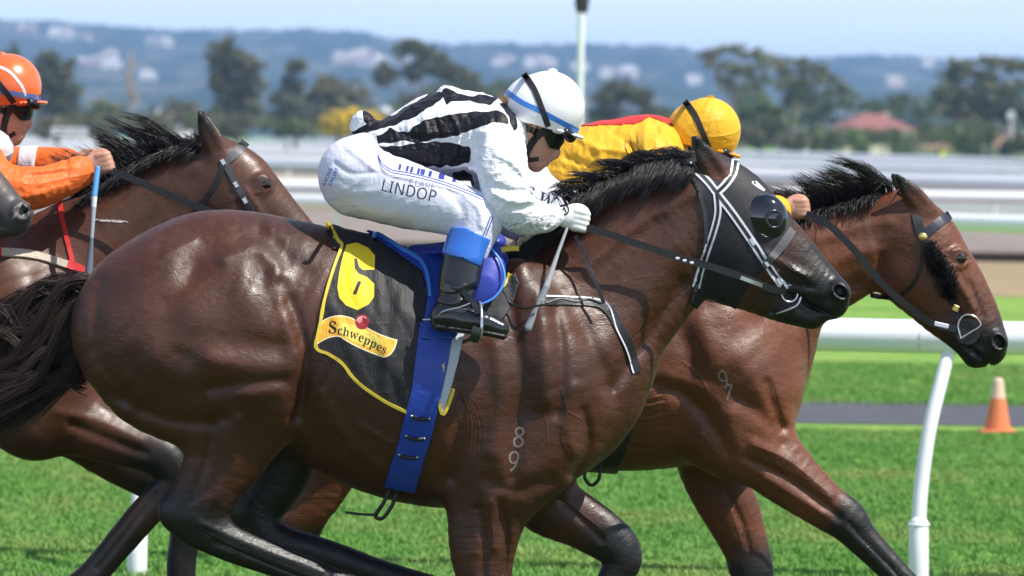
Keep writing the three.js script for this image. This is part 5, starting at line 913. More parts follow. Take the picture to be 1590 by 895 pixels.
  const S = []; for (let i = 0; i < 160; i++) S.push(lock([[800, 178, 0.04 * gauss()], [788, 170, 0.045], [783, 158 + gauss() * 3, 0.04], [786 + gauss() * 3, 150, 0.04]], { j: 5, spread: 5, r: 0.0013 })); part(t, 'hair', hair(S), mat([0.35, 0.2, 0.08], 0.5));
}
{ // ---------------- rider in yellow
  const z = ZB, base = V(930, 500, z), t = thing('person', 'rider in yellow silks and yellow cap behind the striped rider', 'person', [base.x, 0, z], 'race riders');
  const H = riderHead(z, 1091, 204, -0.04, 0.9), body = new Body(z, 12); H.head(body);
  body.chain([[800, 300, 0, 36, 1.6], [900, 262, 0, 42, 1.5], [970, 250, 0, 46, 1.4], [1030, 242, 0, 40, 1.3]]);
  const arm = [[1020, 248, 74, 30], [1040, 315, 96, 28], [1080, 345, 90, 24], [1150, 345, 62, 18], [1206, 328, 48, 14]];
  for (const s of [1, -1]) { body.chain(arm.map((p) => [p[0], p[1], p[2] * s, p[3]])); body.chain([[800, 310, 45 * s, 46], [870, 335, 85 * s, 40], [945, 358, 115 * s, 32], [935, 420, 135 * s, 24], [915, 490, 160 * s, 18], [950, 508, 166 * s, 14]]); }
  fist(body, 1215, 327, 48, 0.88, -0.15); fist(body, 1205, 340, -45, 0.88, -0.1);
  part(t, 'body', bodyMesh(body, 0.0075), skinMat);
  const J = new Body(z, 13);
  J.chain([[850, 292, 0, 40, 1.6], [905, 258, 0, 58, 1.4], [965, 248, 0, 62, 1.35], [1010, 236, 0, 56, 1.35], [1032, 236, 0, 40, 1.6]], { n: 6 }); for (const s of [1, -1]) J.chain(arm.map((p) => [p[0], p[1], p[2] * s, p[3] + 10]), { k: 16 });
  J.line([[900, 215], [930, 235], [935, 265]], 6, -6).line([[955, 205], [985, 235], [990, 270]], 6, 7).line([[930, 230], [985, 240], [1030, 262]], 6, -6).line([[880, 245], [930, 262], [990, 262]], 6, 6).line([[1005, 190], [1000, 225], [1015, 262]], 6, -6).line([[1020, 200], [1035, 230], [1040, 262]], 5, 6).line([[860, 265], [910, 280], [960, 282]], 6, -6);
  creases(J, 0.0035, 13, -0.9, 3, 5); creases(J, 0.002, 30, 0.4, 3, 6);
  const ja = part(t, 'jacket', bodyMesh(J, 0.0075), silk([0.80, 0.42, 0.025]));
  part(ja, 'trim', cover(J, [[900, 175], [985, 176], [1006, 160], [1042, 178], [1052, 200], [1030, 190], [1008, 182], [985, 193], [900, 196]], { th: 0.003, h: 0.0042, zr: 0 }), silk([0.62, 0.035, 0.03]));
  const R = new Body(z, 14); R.chain([[800, 300, 0, 50, 1.6], [840, 290, 0, 50, 1.5]]);
  for (const s of [1, -1]) { R.chain([[800, 312, 45 * s, 56], [870, 336, 86 * s, 48], [945, 358, 116 * s, 40], [940, 400, 128 * s, 32]], { k: 16 }); }
  creases(R, 0.0025, 14, 0.6, 3, 7);
  const bt = canvasTex(512, 512, (g, w, h) => { g.fillStyle = '#e2e4ef'; g.fillRect(0, 0, w, h); g.scale(4, 4); g.translate(-780, -240); g.fillStyle = '#20202c'; g.save(); g.translate(814, 300); g.rotate(0.42); g.font = 'bold 25px serif'; g.fillText('S.W', 0, 4); g.restore(); });
  part(t, 'breeches', bodyMesh(R, 0.009, { uv: plate(z + 0.15, 780, 240, 128, 128) }), mat([1, 1, 1], 0.5, { map: bt, bumpMap: clothTex, bumpScale: 0.002 }));
  for (const s of [1, -1]) { const bo = new Body(z, 10); bo.chain([[940, 385, 128 * s, 32], [930, 430, 142 * s, 29], [915, 484, 164 * s, 22]], { k: 8 }); bo.chain([[905, 496, 168 * s, 18], [960, 512, 172 * s, 13]], { k: 8 }); part(t, 'boot', bodyMesh(bo, 0.008), leatherBlack); }
  dressHead(t, z, H, silk([0.80, 0.43, 0.025]), null, matteBlack, { peak: silk([0.76, 0.33, 0.03]) });
}
{ // ---------------- rider in orange
  const z = ZC, base = V(-100, 500, z), t = thing('person', 'rider in orange silks and orange cap at the left edge', 'person', [base.x, 0, z], 'race riders');
  const H = riderHead(z, 5, 138, -0.33, 0.9), body = new Body(z, 12); H.head(body);
  body.chain([[-240, 285, 0, 36, 1.6], [-160, 255, 0, 42, 1.5], [-90, 240, 0, 46, 1.4], [-40, 232, 0, 40, 1.3]]);
  const arm = [[-45, 240, 78, 30], [-8, 285, 108, 28], [30, 296, 112, 24], [80, 286, 96, 19], [122, 268, 76, 15]], armF = [[-45, 236, -78, 30], [10, 262, -98, 26], [60, 258, -80, 20], [104, 254, -58, 14]];
  body.chain(arm); body.chain(armF); fist(body, 132, 262, 72, 0.92, -0.35); fist(body, 112, 256, -52, 0.92, -0.1);
  for (const s of [1, -1]) body.chain([[-250, 300, 45 * s, 46], [-180, 330, 85 * s, 40], [-105, 352, 115 * s, 32], [-115, 420, 135 * s, 24], [-135, 490, 160 * s, 18], [-100, 508, 166 * s, 14]]);
  part(t, 'body', bodyMesh(body, 0.0075), skinMat);
  const J = new Body(z, 13); J.chain([[-210, 275, 0, 44, 1.6], [-160, 252, 0, 58, 1.4], [-90, 240, 0, 64, 1.35], [-45, 234, 0, 50, 1.5]], { n: 6 });
  J.chain(arm.map((p) => [p[0], p[1], p[2], p[3] + 11]), { k: 16 }); J.chain(armF.map((p) => [p[0], p[1], p[2], p[3] + 10]), { k: 16 });
  J.line([[0, 262], [40, 275], [95, 268]], 5, 6, 1, 140).line([[-5, 300], [40, 306], [100, 288]], 5, -5, 1, 140).line([[20, 255], [60, 265], [110, 258]], 5, -5, 1, 140).line([[100, 250], [104, 270], [98, 288]], 4, 5, 1, 120);
  creases(J, 0.003, 15, 0.2, 4, 8); creases(J, 0.002, 30, 0.9, 3, 3);
  part(t, 'jacket', bodyMesh(J, 0.0075), silk([0.78, 0.15, 0.025]));
  const co = new Body(z, 8); co.chain([[-32, 222, 0, 42, 1.25], [-16, 226, 0, 37, 1.2]], { k: 6 }); part(t, 'collar', cover(co, [[-60, 170], [10, 195], [24, 215], [16, 262], [-4, 262], [-8, 225], [-40, 205]], { th: 0.003, h: 0.006, zr: 0 }), silk([0.78, 0.74, 0.75]));
  const wr = new Body(z, 8); wr.chain(armF.map((p) => [p[0], p[1], p[2], p[3] + 10]), { k: 16 }); part(t, 'sleeve_hoop', cover(wr, [[30, 215], [58, 222], [52, 292], [24, 288]], { th: 0.004, h: 0.006, zr: -0.15 }), silk([0.72, 0.68, 0.74]));
  const R = new Body(z, 14); R.chain([[-250, 290, 0, 50, 1.6], [-225, 280, 0, 50, 1.5]]); for (const s of [1, -1]) R.chain([[-250, 302, 45 * s, 56], [-180, 332, 86 * s, 48], [-105, 352, 116 * s, 40], [-110, 400, 128 * s, 32]], { k: 16 }); part(t, 'breeches', bodyMesh(R, 0.01), mat([0.78, 0.78, 0.82], 0.5));
  for (const s of [1, -1]) { const bo = new Body(z, 10); bo.chain([[-110, 385, 128 * s, 32], [-120, 430, 142 * s, 29], [-135, 484, 164 * s, 22]], { k: 8 }); bo.chain([[-145, 496, 168 * s, 18], [-90, 512, 172 * s, 13]], { k: 8 }); part(t, 'boot', bodyMesh(bo, 0.01), leatherBlack); }
  dressHead(t, z, H, gloss([0.80, 0.14, 0.03]), null, matteBlack, { band: mat([0.12, 0.17, 0.42], 0.5), seam: mat([0.8, 0.75, 0.72], 0.5) });
}

// ------------------------------------------------------------------ tack of the dark bay
const strapBlack = mat([0.013, 0.013, 0.015], 0.4, { bumpMap: bumpTex, bumpScale: 0.0006 }), strapWhite = mat([0.72, 0.72, 0.78], 0.45), blueGear = mat([0.016, 0.055, 0.36], 0.42, { bumpMap: clothTex, bumpScale: 0.0015 }), blueShine = mat([0.03, 0.05, 0.36], 0.4), lightBlue = mat([0.08, 0.28, 0.75], 0.35), yellowTrim = mat([0.75, 0.55, 0.05], 0.55), greyPad = mat([0.42, 0.43, 0.48], 0.7, { bumpMap: clothTex, bumpScale: 0.002 }), redStrap = mat([0.62, 0.03, 0.03], 0.45);
const free = (pts, w, th = 0.0025, n = 8) => strap(A, pts, w, { free: true, th, cols: 3, n, lift: 0 });
const A0 = A.without('ear'); A0.fields = A.fields; 
const gearAt = (px, py, b = A) => { const p = at(px, py, b.zc + 0.15), z = b.zAt(p[0], p[1]) ?? b.zc + 0.1; const q = at(px, py, z), z2 = b.zAt(q[0], q[1]) ?? z; return at(px, py, z2); };
{ // hood with blinker cup
  const g = gearAt(1140, 380), t = thing('racing_hood', 'black racing hood with goggle-like eye cups on the dark bay', 'hood', [g[0], g[1], 0]);
  const hoodTex = tileTex(256, (u, v) => { const n = 255 * (0.5 + 0.5 * (per(u, v, 128, 128, 61) - 0.5)); return [n, n, n]; });
  part(t, 'shell', cover(A0, [[1060, 250], [1080, 292], [1095, 345], [1093, 390], [1082, 430], [1072, 470], [1100, 500], [1140, 500], [1152, 462], [1170, 434], [1192, 412], [1214, 388], [1236, 358], [1225, 300], [1190, 250], [1140, 215], [1085, 225]], { th: 0.004, h: 0.006, zr: 0.1 }), mat([0.013, 0.012, 0.015], 0.66, { bumpMap: hoodTex, bumpScale: 0.0008, sheen: 0.12, sheenColor: rgb(0.3, 0.28, 0.36), sheenRoughness: 0.4 }));
  for (const s of [1, -1]) {
    const p = gearAt(1190, 338, A0), z = s > 0 ? p[2] : -p[2];
    const cup = part(t, 'eye_cup', ball([p[0], p[1], z - s * 0.012], 0.074, 0.92, 1.0, 0.62, rotZ(0.3)), mat([0.008, 0.010, 0.016], 0.1, { clearcoat: 1, clearcoatRoughness: 0.06 }));
    const q = at(1202, 341, z + s * 0.026); part(cup, 'eye_hole', new THREE.TorusGeometry(0.026, 0.006, 10, 28).applyQuaternion(rotY(s * 0.35)).translate(...q), mat([0.02, 0.02, 0.024], 0.25)); part(cup, 'mesh_disc', ball([q[0] - 0.002, q[1], q[2] - s * 0.004], 0.025, 1, 1, 0.3), mat([0.004, 0.004, 0.005], 0.9));
  }
  part(t, 'side_flap', cover(A0, [[1228, 352], [1238, 362], [1222, 385], [1204, 405], [1188, 420], [1184, 408], [1204, 384]], { th: 0.009, h: 0.0045, zr: 0.1 }), mat([0.11, 0.105, 0.11], 0.6));
  part(t, 'neck_edge', strap(A0, [[1086, 300], [1096, 340], [1095, 385], [1086, 425], [1078, 452]], 6, { th: 0.006, zr: .1 }), mat([0.045, 0.045, 0.05], 0.5));
  part(t, 'letter_mark', [strap(A0, [[1167, 284], [1176, 291], [1186, 297]], 3.4, { th: 0.0008, lift: 0.0045, cols: 2 }), strap(A0, [[1172, 283], [1186, 297]], 2.4, { th: 0.0009, lift: 0.0045, cols: 2 })], strapWhite);
}
const H0 = A0; // straps lie over the hood
{ // bridle with white edged straps
  const g = gearAt(1150, 360), t = thing('bridle', 'black bridle with white edged straps over the black hood', 'bridle', [g[0], g[1], 0]);
  const S = (name, pts, w) => { const a = part(t, name, strap(H0, pts, w, { th: 0.003, lift: 0.004, zr: .1, n: 8 }), strapWhite); part(a, 'leather_core', strap(H0, pts, w * 0.42, { th: 0.0016, lift: 0.0062, zr: .1, n: 8, cols: 2 }), strapBlack); };
  S('headpiece', [[1070, 258], [1084, 268], [1100, 284], [1113, 300]], 12); S('browband', [[1113, 300], [1126, 288], [1138, 270], [1141, 250]], 12); S('throat_lash', [[1113, 302], [1115, 330], [1108, 360], [1096, 395], [1086, 425], [1080, 446]], 11); S('cheekpiece', [[1114, 302], [1136, 330], [1160, 364], [1184, 400], [1206, 432], [1220, 450]], 12);
  for (const [x, y] of [[1168, 376], [1190, 409], [1210, 438]]) { const p = gearAt(x, y, H0); part(t, 'buckle', box([p[0], p[1], p[2] + 0.008], [0.026, 0.012, 0.006], rotZ(-0.95), 0.002), steel); }
  const b = gearAt(1226, 456, A); b[2] += 0.012; part(t, 'bit_ring', new THREE.TorusGeometry(0.026, 0.0038, 10, 32).applyQuaternion(rotY(0.25)).translate(...b), steel);
  const b2 = [b[0], b[1], -b[2]]; part(t, 'bit_ring', new THREE.TorusGeometry(0.026, 0.0038, 10, 32).translate(...b2), steel);
  part(t, 'bit_bar', tube([V(1244, 462, b[2] - 0.006), V(1238, 474, b[2]), V(1222, 482, b[2]), V(1206, 487, b[2] - 0.02)], 0.004, 8), steel);
  part(t, 'chin_tab', box(at(1198, 487, b[2] - 0.02), [0.02, 0.02, 0.012], rotZ(0.2), 0.004), strapBlack);
  const rz = [[898, 350, 0.155], [940, 362, 0.165], [1000, 382, 0.168], [1060, 402, 0.165], [1110, 416, 0.155], [1160, 433, 0.14], [1195, 448, 0.125], [1220, 453, b[2] + 0.004]];
  const rein = part(t, 'rein', free(rz, 11, 0.003), strapBlack);
  for (const [x, y] of [[1052, 400.5], [1063, 404], [1074, 407.5]]) part(rein, 'stud', ball(at(x, y + 1, 0.172), 0.0045, 1.5, 1, 0.5), strapWhite);
  part(rein, 'rein_end', free([[1150, 431, 0.146], [1185, 444, 0.132], [1216, 452, b[2] + 0.006]], 6, 0.004), steel);
  part(t, 'rein', free([[870, 366, -0.1], [960, 380, -0.15], [1100, 420, -0.15], [1220, 455, -b[2]]], 11, 0.003), strapBlack);
}
{ // breastplate
  const g = gearAt(940, 480), t = thing('breastplate', 'black breastplate strap with white edge across the dark bay shoulder', 'breastplate', [g[0], g[1], 0]);
  const pts = [[840, 466], [880, 467], [925, 470], [946, 482], [962, 510], [976, 540], [988, 578]];
  const a = part(t, 'chest_strap', strap(A, pts, 15, { th: 0.004, n: 8, zr: .2 }), strapBlack); part(a, 'white_edge', strap(A, pts.map(([x, y], i) => [x - (i > 3 ? 5 : 0), y + (i < 4 ? -5 : 2)]), 2.2, { th: 0.0012, lift: 0.0045, cols: 2, n: 8, zr: .2 }), strapWhite);
  part(t, 'neck_strap', free([[893, 366, 0.15], [912, 405, 0.165], [926, 440, 0.19], [938, 472, 0.2]], 6, 0.002), strapBlack);
  part(t, 'cord', tube([[848, 470], [870, 464], [895, 468], [915, 464], [934, 470]].map(([x, y]) => { const q = gearAt(x, y); q[2] += 0.008; return q; }), 0.003, 6), mat([0.2, 0.19, 0.19], 0.6));
  part(t, 'loop_cord', tube([[782, 452], [792, 470], [815, 478], [838, 474]].map(([x, y]) => { const q = gearAt(x, y); q[2] += 0.02; return q; }), 0.0035, 6), strapBlack);
}
{ // saddle cloth
  const g = gearAt(575, 500), t = thing('saddle_cloth', 'black saddle cloth with yellow number six and yellow edge', 'saddle cloth', [g[0], g[1], 0]);
  const O = [[500, 338], [552, 338], [582, 368], [625, 396], [655, 422], [664, 455], [660, 520], [650, 590], [636, 642], [600, 622], [556, 592], [530, 562], [489, 542], [494, 505], [505, 455], [522, 400], [530, 384], [514, 390], [518, 372], [506, 358]];
  const ct = canvasTex(880, 1280, (c, w, h) => {
    c.fillStyle = '#1c191a'; c.fillRect(0, 0, w, h); c.scale(4, 4); c.translate(-480, -335);
    for (let i = 0; i < 4000; i++) { c.fillStyle = rnd() < .5 ? 'rgba(60,55,55,0.25)' : 'rgba(0,0,0,0.3)'; c.fillRect(480 + rnd() * 220, 335 + rnd() * 320, 0.6, 0.6); }
    c.fillStyle = '#f4d21e';
    const P = (l) => { c.beginPath(); l.forEach((q, i) => i ? c.lineTo(...q) : c.moveTo(...q)); c.closePath(); c.fill(); };
    P([[536, 381], [552, 378], [570, 386], [581, 398], [581, 419], [563, 420], [557, 415], [553, 402], [549, 402], [550, 417], [556, 425], [570, 431], [581, 441], [581, 461], [573, 472], [556, 481], [538, 474], [527, 462], [524, 446], [526, 426], [530, 404]]);
    c.fillStyle = '#1c191a'; P([[556, 436], [561, 438], [553, 458], [548, 456]]);
    // drinks maker's ribbon
    c.fillStyle = '#f0a63a'; const rib = () => { c.beginPath(); c.moveTo(502, 498); c.quadraticCurveTo(522, 484, 548, 494); c.quadraticCurveTo(585, 520, 617, 527); c.quadraticCurveTo(612, 552, 596, 553); c.quadraticCurveTo(556, 540, 530, 522); c.quadraticCurveTo(514, 518, 492, 534); c.lineTo(496, 512); c.closePath(); };
    rib(); c.fillStyle = '#f3b53c'; c.fill(); c.strokeStyle = '#fff3c0'; c.lineWidth = 1.6; c.stroke();
    c.save(); rib(); c.clip(); c.fillStyle = '#f8dc62'; c.beginPath(); c.ellipse(560, 520, 38, 12, 0.4, 0, 7); c.fill(); c.restore();
    c.fillStyle = '#9e1f2a'; c.beginPath(); c.ellipse(563, 499, 11, 12, 0, 0, 7); c.fill(); c.fillStyle = '#d98a8a'; c.beginPath(); c.ellipse(560, 496, 3.5, 5, 0.4, 0, 7); c.fill(); c.strokeStyle = '#f0dede'; c.lineWidth = 1; c.beginPath(); c.arc(563, 499, 8, 3.2, 5.6); c.stroke();
    c.fillStyle = '#1b130c'; let wx = 510; for (const [i, l] of [...'Schweppes'].entries()) { c.font = (i ? 'bold 18px ' : 'bold 27px ') + 'serif'; const u = clamp((wx - 510) / 92), wy = 517 + 34 * u * u * (1.6 - 0.6 * u), q = 0.9; c.save(); c.translate(wx, wy); c.rotate(0.04 + 0.62 * u * (1 - 0.35 * u)); c.scale(q, 1); c.fillText(l, 0, 0); c.restore(); wx += c.measureText(l).width * q * (0.98 - 0.1 * u); }
  });
  const rel = (x, y, z) => { const p = toPx(x, y, 0.25); return 0.004 * Math.max(0, Math.sin((p[0] - 0.45 * p[1]) * 0.11 + 3 * fbm(x * 5, y * 5, 0, 2))) + 0.003 * fbm(x * 14, y * 14, z * 14, 2) + 0.0045 * Math.exp(-((((p[0] - 612) + (p[1] - 520) * 0.22) / 9) ** 2)) + 0.003 * Math.exp(-((((p[0] - 583) + (p[1] - 400) * -0.1) / 8) ** 2)); };
  part(t, 'cloth', cover(A, O, { th: 0.006, h: 0.007, relief: rel, uv: plate(0.25, 480, 335, 220, 320) }), mat([1, 1, 1], 0.62, { map: ct, bumpMap: clothTex, bumpScale: 0.002, sheen: 0.3, sheenColor: rgb(.4, .4, .4) }));
  part(t, 'yellow_edge', strap(A, [[508, 348], [516, 362], [524, 378], [530, 386], [520, 412], [509, 448], [499, 492], [491, 538], [510, 550], [531, 564], [556, 594], [600, 624], [635, 641]], 4.5, { th: 0.002, lift: 0.010, n: 6, zr: .25 }), yellowTrim);
  part(t, 'tail_panel', cover(A, [[694, 512], [722, 512], [712, 560], [700, 604], [688, 644], [680, 618], [686, 560]], { th: 0.009, h: 0.006, from: 0 }), mat([0.50, 0.52, 0.60], 0.5, { bumpMap: clothTex, bumpScale: 0.002 })); part(t, 'yellow_edge', strap(A, [[696, 515], [688, 560], [681, 612], [688, 643], [702, 604]], 4, { th: 0.002, lift: 0.010, zr: .3 }), yellowTrim);
}
{ // saddle and girth
  const g = gearAt(680, 440), t = thing('racing_saddle', 'small bright blue racing saddle with blue girth on the dark bay', 'saddle', [g[0], g[1], 0]);
  part(t, 'saddle_pad', cover(A, [[566, 355], [572, 358], [588, 366], [628, 392], [650, 392], [690, 370], [770, 380], [790, 400], [782, 430], [760, 470], [735, 486], [705, 525], [655, 525], [665, 455], [656, 422], [626, 400], [590, 377], [566, 361]], { th: 0.016, h: 0.0065 }), blueGear);
  part(t, 'seat', bodyMesh((() => { const s = new Body(0, 10); s.chain([[640, 392, 0, 12, 4.2], [680, 390, 0, 13, 4], [730, 384, 0, 14, 3.4], [772, 376, 0, 14, 2.6]], { k: 10 }); return s; })(), 0.007), blueShine);
  for (const s of [1, -1]) { const f = new Body(0, 8); f.chain([[750, 396, 112 * s, 30, .14], [756, 426, 134 * s, 29, .13], [748, 450, 150 * s, 24, .13]], { k: 12 }); const q = part(t, 'flap', bodyMesh(f, 0.004), mat([0.03, 0.05, 0.36], 0.4)); if (s > 0) part(q, 'rim', tube([[758, 380, .26], [778, 408, .285], [783, 436, .305], [768, 462, .32], [745, 474, .325]].map((p) => at(...p)), 0.004, 8), lightBlue); }
  part(t, 'rim', strap(A, [[578, 369], [600, 381], [624, 396], [650, 412], [662, 436], [666, 466]], 4, { th: 0.004, lift: 0.018, zr: .2 }), lightBlue);
  const gi = part(t, 'girth', cover(A, [[652, 500], [706, 505], [694, 575], [672, 670], [642, 772], [594, 762], [618, 690], [640, 600]], { th: 0.013, h: 0.006, zr: 0.3 }), blueGear);
  for (const [x, y] of [[653, 648], [645, 679], [634, 708]]) { const p0 = gearAt(x - 14, y - 2), p1 = gearAt(x, y + 3), p2 = gearAt(x + 14, y + 2); part(gi, 'keeper', tube([[p0[0], p0[1], p0[2] + .012], [p1[0], p1[1], p1[2] + .022], [p2[0], p2[1], p2[2] + .012]], 0.006, 8), matteBlack); for (const p of [p0, p2]) part(gi, 'rivet', ball([p[0], p[1], p[2] + 0.018], 0.004), steel); }
  const gz = gearAt(618, 762)[2] + 0.01;
  part(t, 'girth_buckle', [tube([[604, 764], [594, 784], [583, 803], [592, 806], [606, 790], [616, 768]].map(([x, y]) => at(x, y, gz)), 0.006, 8, { n: 40 }), tube([[590, 788], [582, 800]].map(([x, y]) => at(x, y, gz + .006)), 0.005, 8)], strapBlack); part(t, 'girth_tail', free([[582, 800, gz], [560, 799, gz + .01], [536, 796, gz + .015]], 4), strapBlack);
  part(t, 'pad_front', cover(A, [[742, 480], [772, 448], [800, 424], [806, 440], [794, 478], [780, 496], [755, 500]], { th: 0.017, h: 0.006, zr: .25, from: 0 }), mat([0.05, 0.05, 0.055], 0.8, { bumpMap: clothTex, bumpScale: 0.004 })); part(t, 'yellow_edge', strap(A, [[742, 486], [770, 456], [796, 428]], 5, { th: 0.004, lift: 0.018, zr: .25 }), yellowTrim);
  for (const s of [1, -1]) {
    part(t, 'stirrup_leather', free([[705, 440, s * 0.335], [735, 470, s * 0.385], [742, 488, s * 0.392]], 9), strapBlack);
    const Z = s * 0.356; part(t, 'stirrup_iron', tube([at(724, 522, Z - .045), at(738, 496, Z - 0.05), at(745, 470, Z), at(748, 496, Z + 0.05), at(746, 524, Z + .046), at(736, 528, Z)], 0.005, 8, { closed: true, n: 40 }), steel);
  }
  part(t, 'spur', [tube([at(657, 497, .34), at(676, 495, .36), at(688, 484, .395), at(712, 478, .4), at(728, 472, .395)], 0.0028, 8)], steel);
  part(t, 'hanging_strap', free([[742, 508, .41], [738, 520, .41], [735, 532, .405]], 15, 0.004), leatherBlack);
  part(t, 'front_trim', free([[772, 390, .20], [790, 386, .18], [806, 386, .165]], 8), yellowTrim);
}
function whip(label, pts, radii, cols, z) { // pts along the whip; radii px
  const p0 = at(pts[0][0], pts[0][1], pts[0][2]), t = thing('riding_whip', label, 'whip', p0); 
  for (let i = 0; i < pts.length - 1; i++) { const a = V(...pts[i]), b = V(...pts[i + 1]), m = a.clone().lerp(b, .5); const r0 = radii[i] * 0.002, r1 = radii[i + 1] * 0.002; part(t, ['shaft', 'band', 'handle', 'grip'][i], tube([a, m, b], r0, 12, { n: 8, taper: (u) => lerp(1, r1 / r0, u) }), cols[i]); }
}
whip('grey tapered riding whip hanging from the white glove', [[880, 356, .165], [866, 394, .20], [848, 446, .235], [820, 510, .27]], [2.4, 3.0, 5.4, 7.0], [mat([0.3, 0.31, 0.33], 0.4), mat([0.35, 0.36, 0.38], 0.35), mat([0.23, 0.25, 0.27], 0.45)]);

// ------------------------------------------------------------------ tack of the bright bay
{
  const z = ZB, fr = (pts, w, th) => free(pts, w, th), p = gearAt(1450, 420, B), t = thing('bridle', 'black bridle with gold rosette and woolly cheek pad on the bright bay', 'bridle', [p[0], p[1], z]), B0 = B.without('ear'); B0.fields = B.fields;
  const st = (name, pts, w, m = strapBlack, th = 0.004) => part(t, name, strap(B0, pts, w, { th, zr: .1, n: 8 }), m);
  st('browband', [[1434, 366], [1448, 354], [1464, 342], [1474, 335]], 14, mat([0.02, 0.022, 0.04], 0.35)); st('headpiece', [[1422, 332], [1426, 348], [1431, 364]], 14); st('cheekpiece', [[1434, 370], [1455, 400], [1472, 440], [1484, 478], [1492, 500]], 9); st('throat_lash', [[1430, 374], [1432, 400], [1426, 428], [1412, 448], [1390, 462], [1352, 458]], 5); st('brow_cover', [[1396, 296], [1412, 306], [1428, 318]], 10);
  const ro = gearAt(1433, 368, B0); part(t, 'rosette', ball([ro[0], ro[1], ro[2] + 0.006], 0.016, 1, .9, .6), mat([0.75, 0.6, 0.2], 0.3, { metalness: 0.7 }));
  const BL = (() => { const q = gearAt(1460, 420, B0); return B0.localize(...q, 0.16); })(), S = []; for (let i = 0; i < 2000; i++) { const u = rnd(), x = lerp(1444, 1478, u) + gauss() * 9 * (0.6 + Math.sin(u * 3)), y = lerp(378, 462, u) + gauss() * 6, q = gearAt(x, y, BL); const d = [gauss(), gauss(), 1.1 + rnd()]; S.push({ p: [0, .5, 1].map((k) => [q[0] + d[0] * .008 * k, q[1] + (d[1] * .008 - .004) * k, q[2] - .002 + d[2] * .014 * k]), r: 0.0019, a: rnd() * 6 }); } part(t, 'cheek_pad', hair(S), mat([0.014, 0.013, 0.013], 0.7));
  const bz = gearAt(1500, 514, B0)[2] + 0.012, bt = at(1503, 515, bz);
  part(t, 'bit_guard', new THREE.CylinderGeometry(0.044, 0.044, 0.005, 28).applyQuaternion(new THREE.Quaternion().setFromAxisAngle(new THREE.Vector3(1, 0, 0), Math.PI / 2)).translate(bt[0], bt[1], bz - 0.004), matteBlack);
  const D2 = new THREE.Shape(); part(t, 'bit_ring', tube([[1492, 526], [1488, 504], [1498, 490], [1514, 492], [1523, 505], [1508, 516], [1492, 526]].map(([x, y]) => at(x, y, bz + .008)), 0.0036, 8, { n: 50 }), steel);
  const bk = gearAt(1484, 479, B0); part(t, 'buckle', box([bk[0], bk[1], bk[2] + .008], [0.022, 0.022, 0.008], rotZ(-0.4), 0.003), mat([0.6, 0.45, 0.15], 0.3, { metalness: 0.8 }));
  part(t, 'rein', fr([[1252, 332, z + .15], [1290, 352, z + .17], [1330, 392, z + .17], [1368, 438, z + .165], [1410, 476, z + .15], [1448, 502, z + .12], [1490, 512, bz]], 11, 0.003), strapBlack); part(t, 'rein', fr([[1240, 342, z - .12], [1330, 400, z - .17], [1420, 480, z - .15], [1490, 514, z - .08]], 11, 0.003), strapBlack);
  const rt = at(1462, 505, z + .122); part(t, 'rein_stop', box(rt, [0.05, 0.016, 0.012], rotZ(-0.2), 0.003), strapWhite);
}
{
  const p = gearAt(945, 660, B), t = thing('girth', 'black elastic girth round the bright bay', 'girth', [p[0], p[1], ZB]);
  part(t, 'band', cover(B, [[955, 560], [1008, 560], [996, 630], [974, 700], [960, 745], [912, 740], [935, 660]], { th: 0.012, h: 0.008, zr: .3 }), strapBlack);
  const gz = gearAt(925, 715, B)[2]; part(t, 'loop', tube([[912, 722], [908, 742], [918, 754], [929, 746], [932, 722]].map(([x, y]) => at(x, y, gz)), 0.006, 8), strapBlack);
  part(t, 'number_cloth', cover(B, [[955, 560], [1014, 560], [996, 606], [980, 614], [965, 600]], { th: 0.016, h: 0.008, zr: .3 }), mat([0.6, 0.62, 0.66], 0.6)); part(t, 'yellow_edge', strap(B, [[968, 606], [982, 612], [996, 604]], 7, { th: 0.004, lift: 0.016, zr: .3 }), yellowTrim);
  part(t, 'neck_pad', strap(B, [[1066, 446], [1096, 451], [1128, 460], [1158, 471]], 17, { th: 0.012, zr: .2 }), mat([0.33, 0.29, 0.28], 0.85, { bumpMap: clothTex, bumpScale: 0.004 }), 'grey padded neck strap');
}
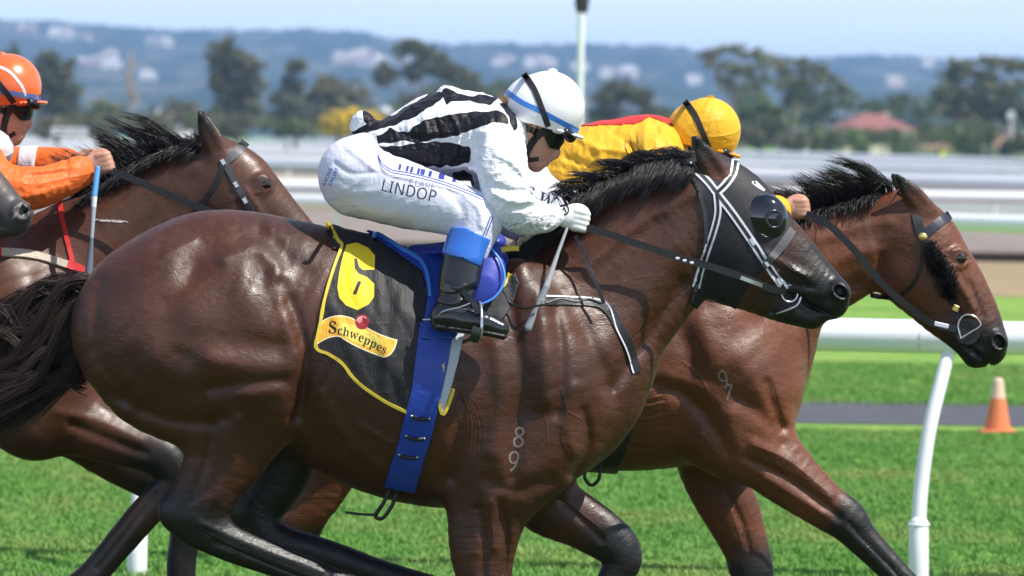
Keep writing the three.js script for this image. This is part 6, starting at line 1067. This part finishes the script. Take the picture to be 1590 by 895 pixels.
// ------------------------------------------------------------------ tack of the left bay
{
  const z = ZC, p = gearAt(365, 290, C), t = thing('bridle', 'plain grey-black bridle on the horse with the orange rider', 'bridle', [p[0], p[1], z]), C0 = C.without('ear'); C0.fields = C.fields;
  const greyLeather = mat([0.06, 0.06, 0.068], 0.42), st = (name, pts, w, m = strapBlack) => part(t, name, strap(C0, pts, w, { th: 0.004, zr: .1, n: 8 }), m);
  st('browband', [[346, 252], [360, 243], [372, 232], [380, 222]], 14, greyLeather); st('headpiece', [[338, 238], [344, 250], [352, 262]], 12); st('cheekpiece', [[348, 252], [362, 278], [376, 304], [392, 330], [406, 352]], 9, greyLeather); st('throat_lash', [[346, 256], [338, 282], [322, 304], [306, 322]], 8);
  for (const [x, y] of [[346, 252], [366, 287], [380, 312]]) { const q = gearAt(x, y, C0); part(t, 'buckle', box([q[0], q[1], q[2] + .006], [0.022, 0.014, 0.007], rotZ(-1), 0.002), steel); }
  part(t, 'rein', free([[164, 262, z + .17], [210, 280, z + .18], [260, 302, z + .175], [310, 322, z + .165], [380, 348, z + .14], [470, 400, z + .09]], 11, 0.003), strapBlack); part(t, 'rein', free([[150, 262, z - .1], [260, 302, z - .18], [380, 348, z - .15], [470, 400, z - .09]], 11, 0.003), strapBlack);
}
{
  const p = gearAt(60, 400, C), t = thing('breastplate', 'cream breastplate with red straps on the horse with the orange rider', 'breastplate', [p[0], p[1], ZC]);
  part(t, 'chest_strap', strap(C, [[-60, 402], [-20, 394], [20, 394], [60, 399], [108, 413]], 11, { th: 0.008, zr: .2, n: 8 }), mat([0.72, 0.62, 0.50], 0.8, { bumpMap: clothTex, bumpScale: 0.003 })); part(t, 'red_end', strap(C, [[104, 411], [118, 416], [134, 424], [160, 436]], 13, { th: 0.009, zr: .2 }), redStrap); part(t, 'red_end', strap(C, [[-12, 393], [2, 393]], 14, { th: 0.009, zr: .2 }), redStrap);
  part(t, 'neck_strap', strap(C, [[90, 296], [94, 325], [101, 360], [108, 390], [113, 412]], 7, { th: 0.005, zr: .15 }), redStrap);
}
whip('blue handled whip held by the orange rider', [[151, 262, ZC + .2], [146, 305, ZC + .235], [145, 322, ZC + .24], [142, 370, ZC + .27], [137, 430, ZC + .29]], [5, 5, 4.4, 3.2, 7.2], [mat([0.08, 0.30, 0.62], 0.4), mat([0.7, 0.72, 0.75], 0.4), mat([0.3, 0.33, 0.38], 0.4), mat([0.12, 0.15, 0.18], 0.4)]);
{ // trailing horse: plain noseband out at the edge
  const p = gearAt(-20, 300, D), t = thing('noseband', 'dark noseband strap on the trailing muzzle at the left edge', 'noseband', [p[0], p[1], ZD]); part(t, 'strap', strap(D, [[-40, 250], [-44, 290], [-60, 340]], 10, { th: .004, zr: .1 }), strapBlack);
}
for (let i = 0; i < 5; i++) { const x = 146 + i * 9, y = 340 + i * 1.2 + rr(-2, 2); part(horseC, 'foam_fleck', strap(C, [[x, y], [x + 6, y + rr(-1, 2)], [x + 12, y + rr(0, 2.5)], [x + 17, y + rr(0, 3)]], rr(2, 4), { taper: 0.7, th: 0.0008, cols: 2, zr: .15 }), mat([0.5, 0.47, 0.45], 0.8)); }

renderer.render(scene, camera);
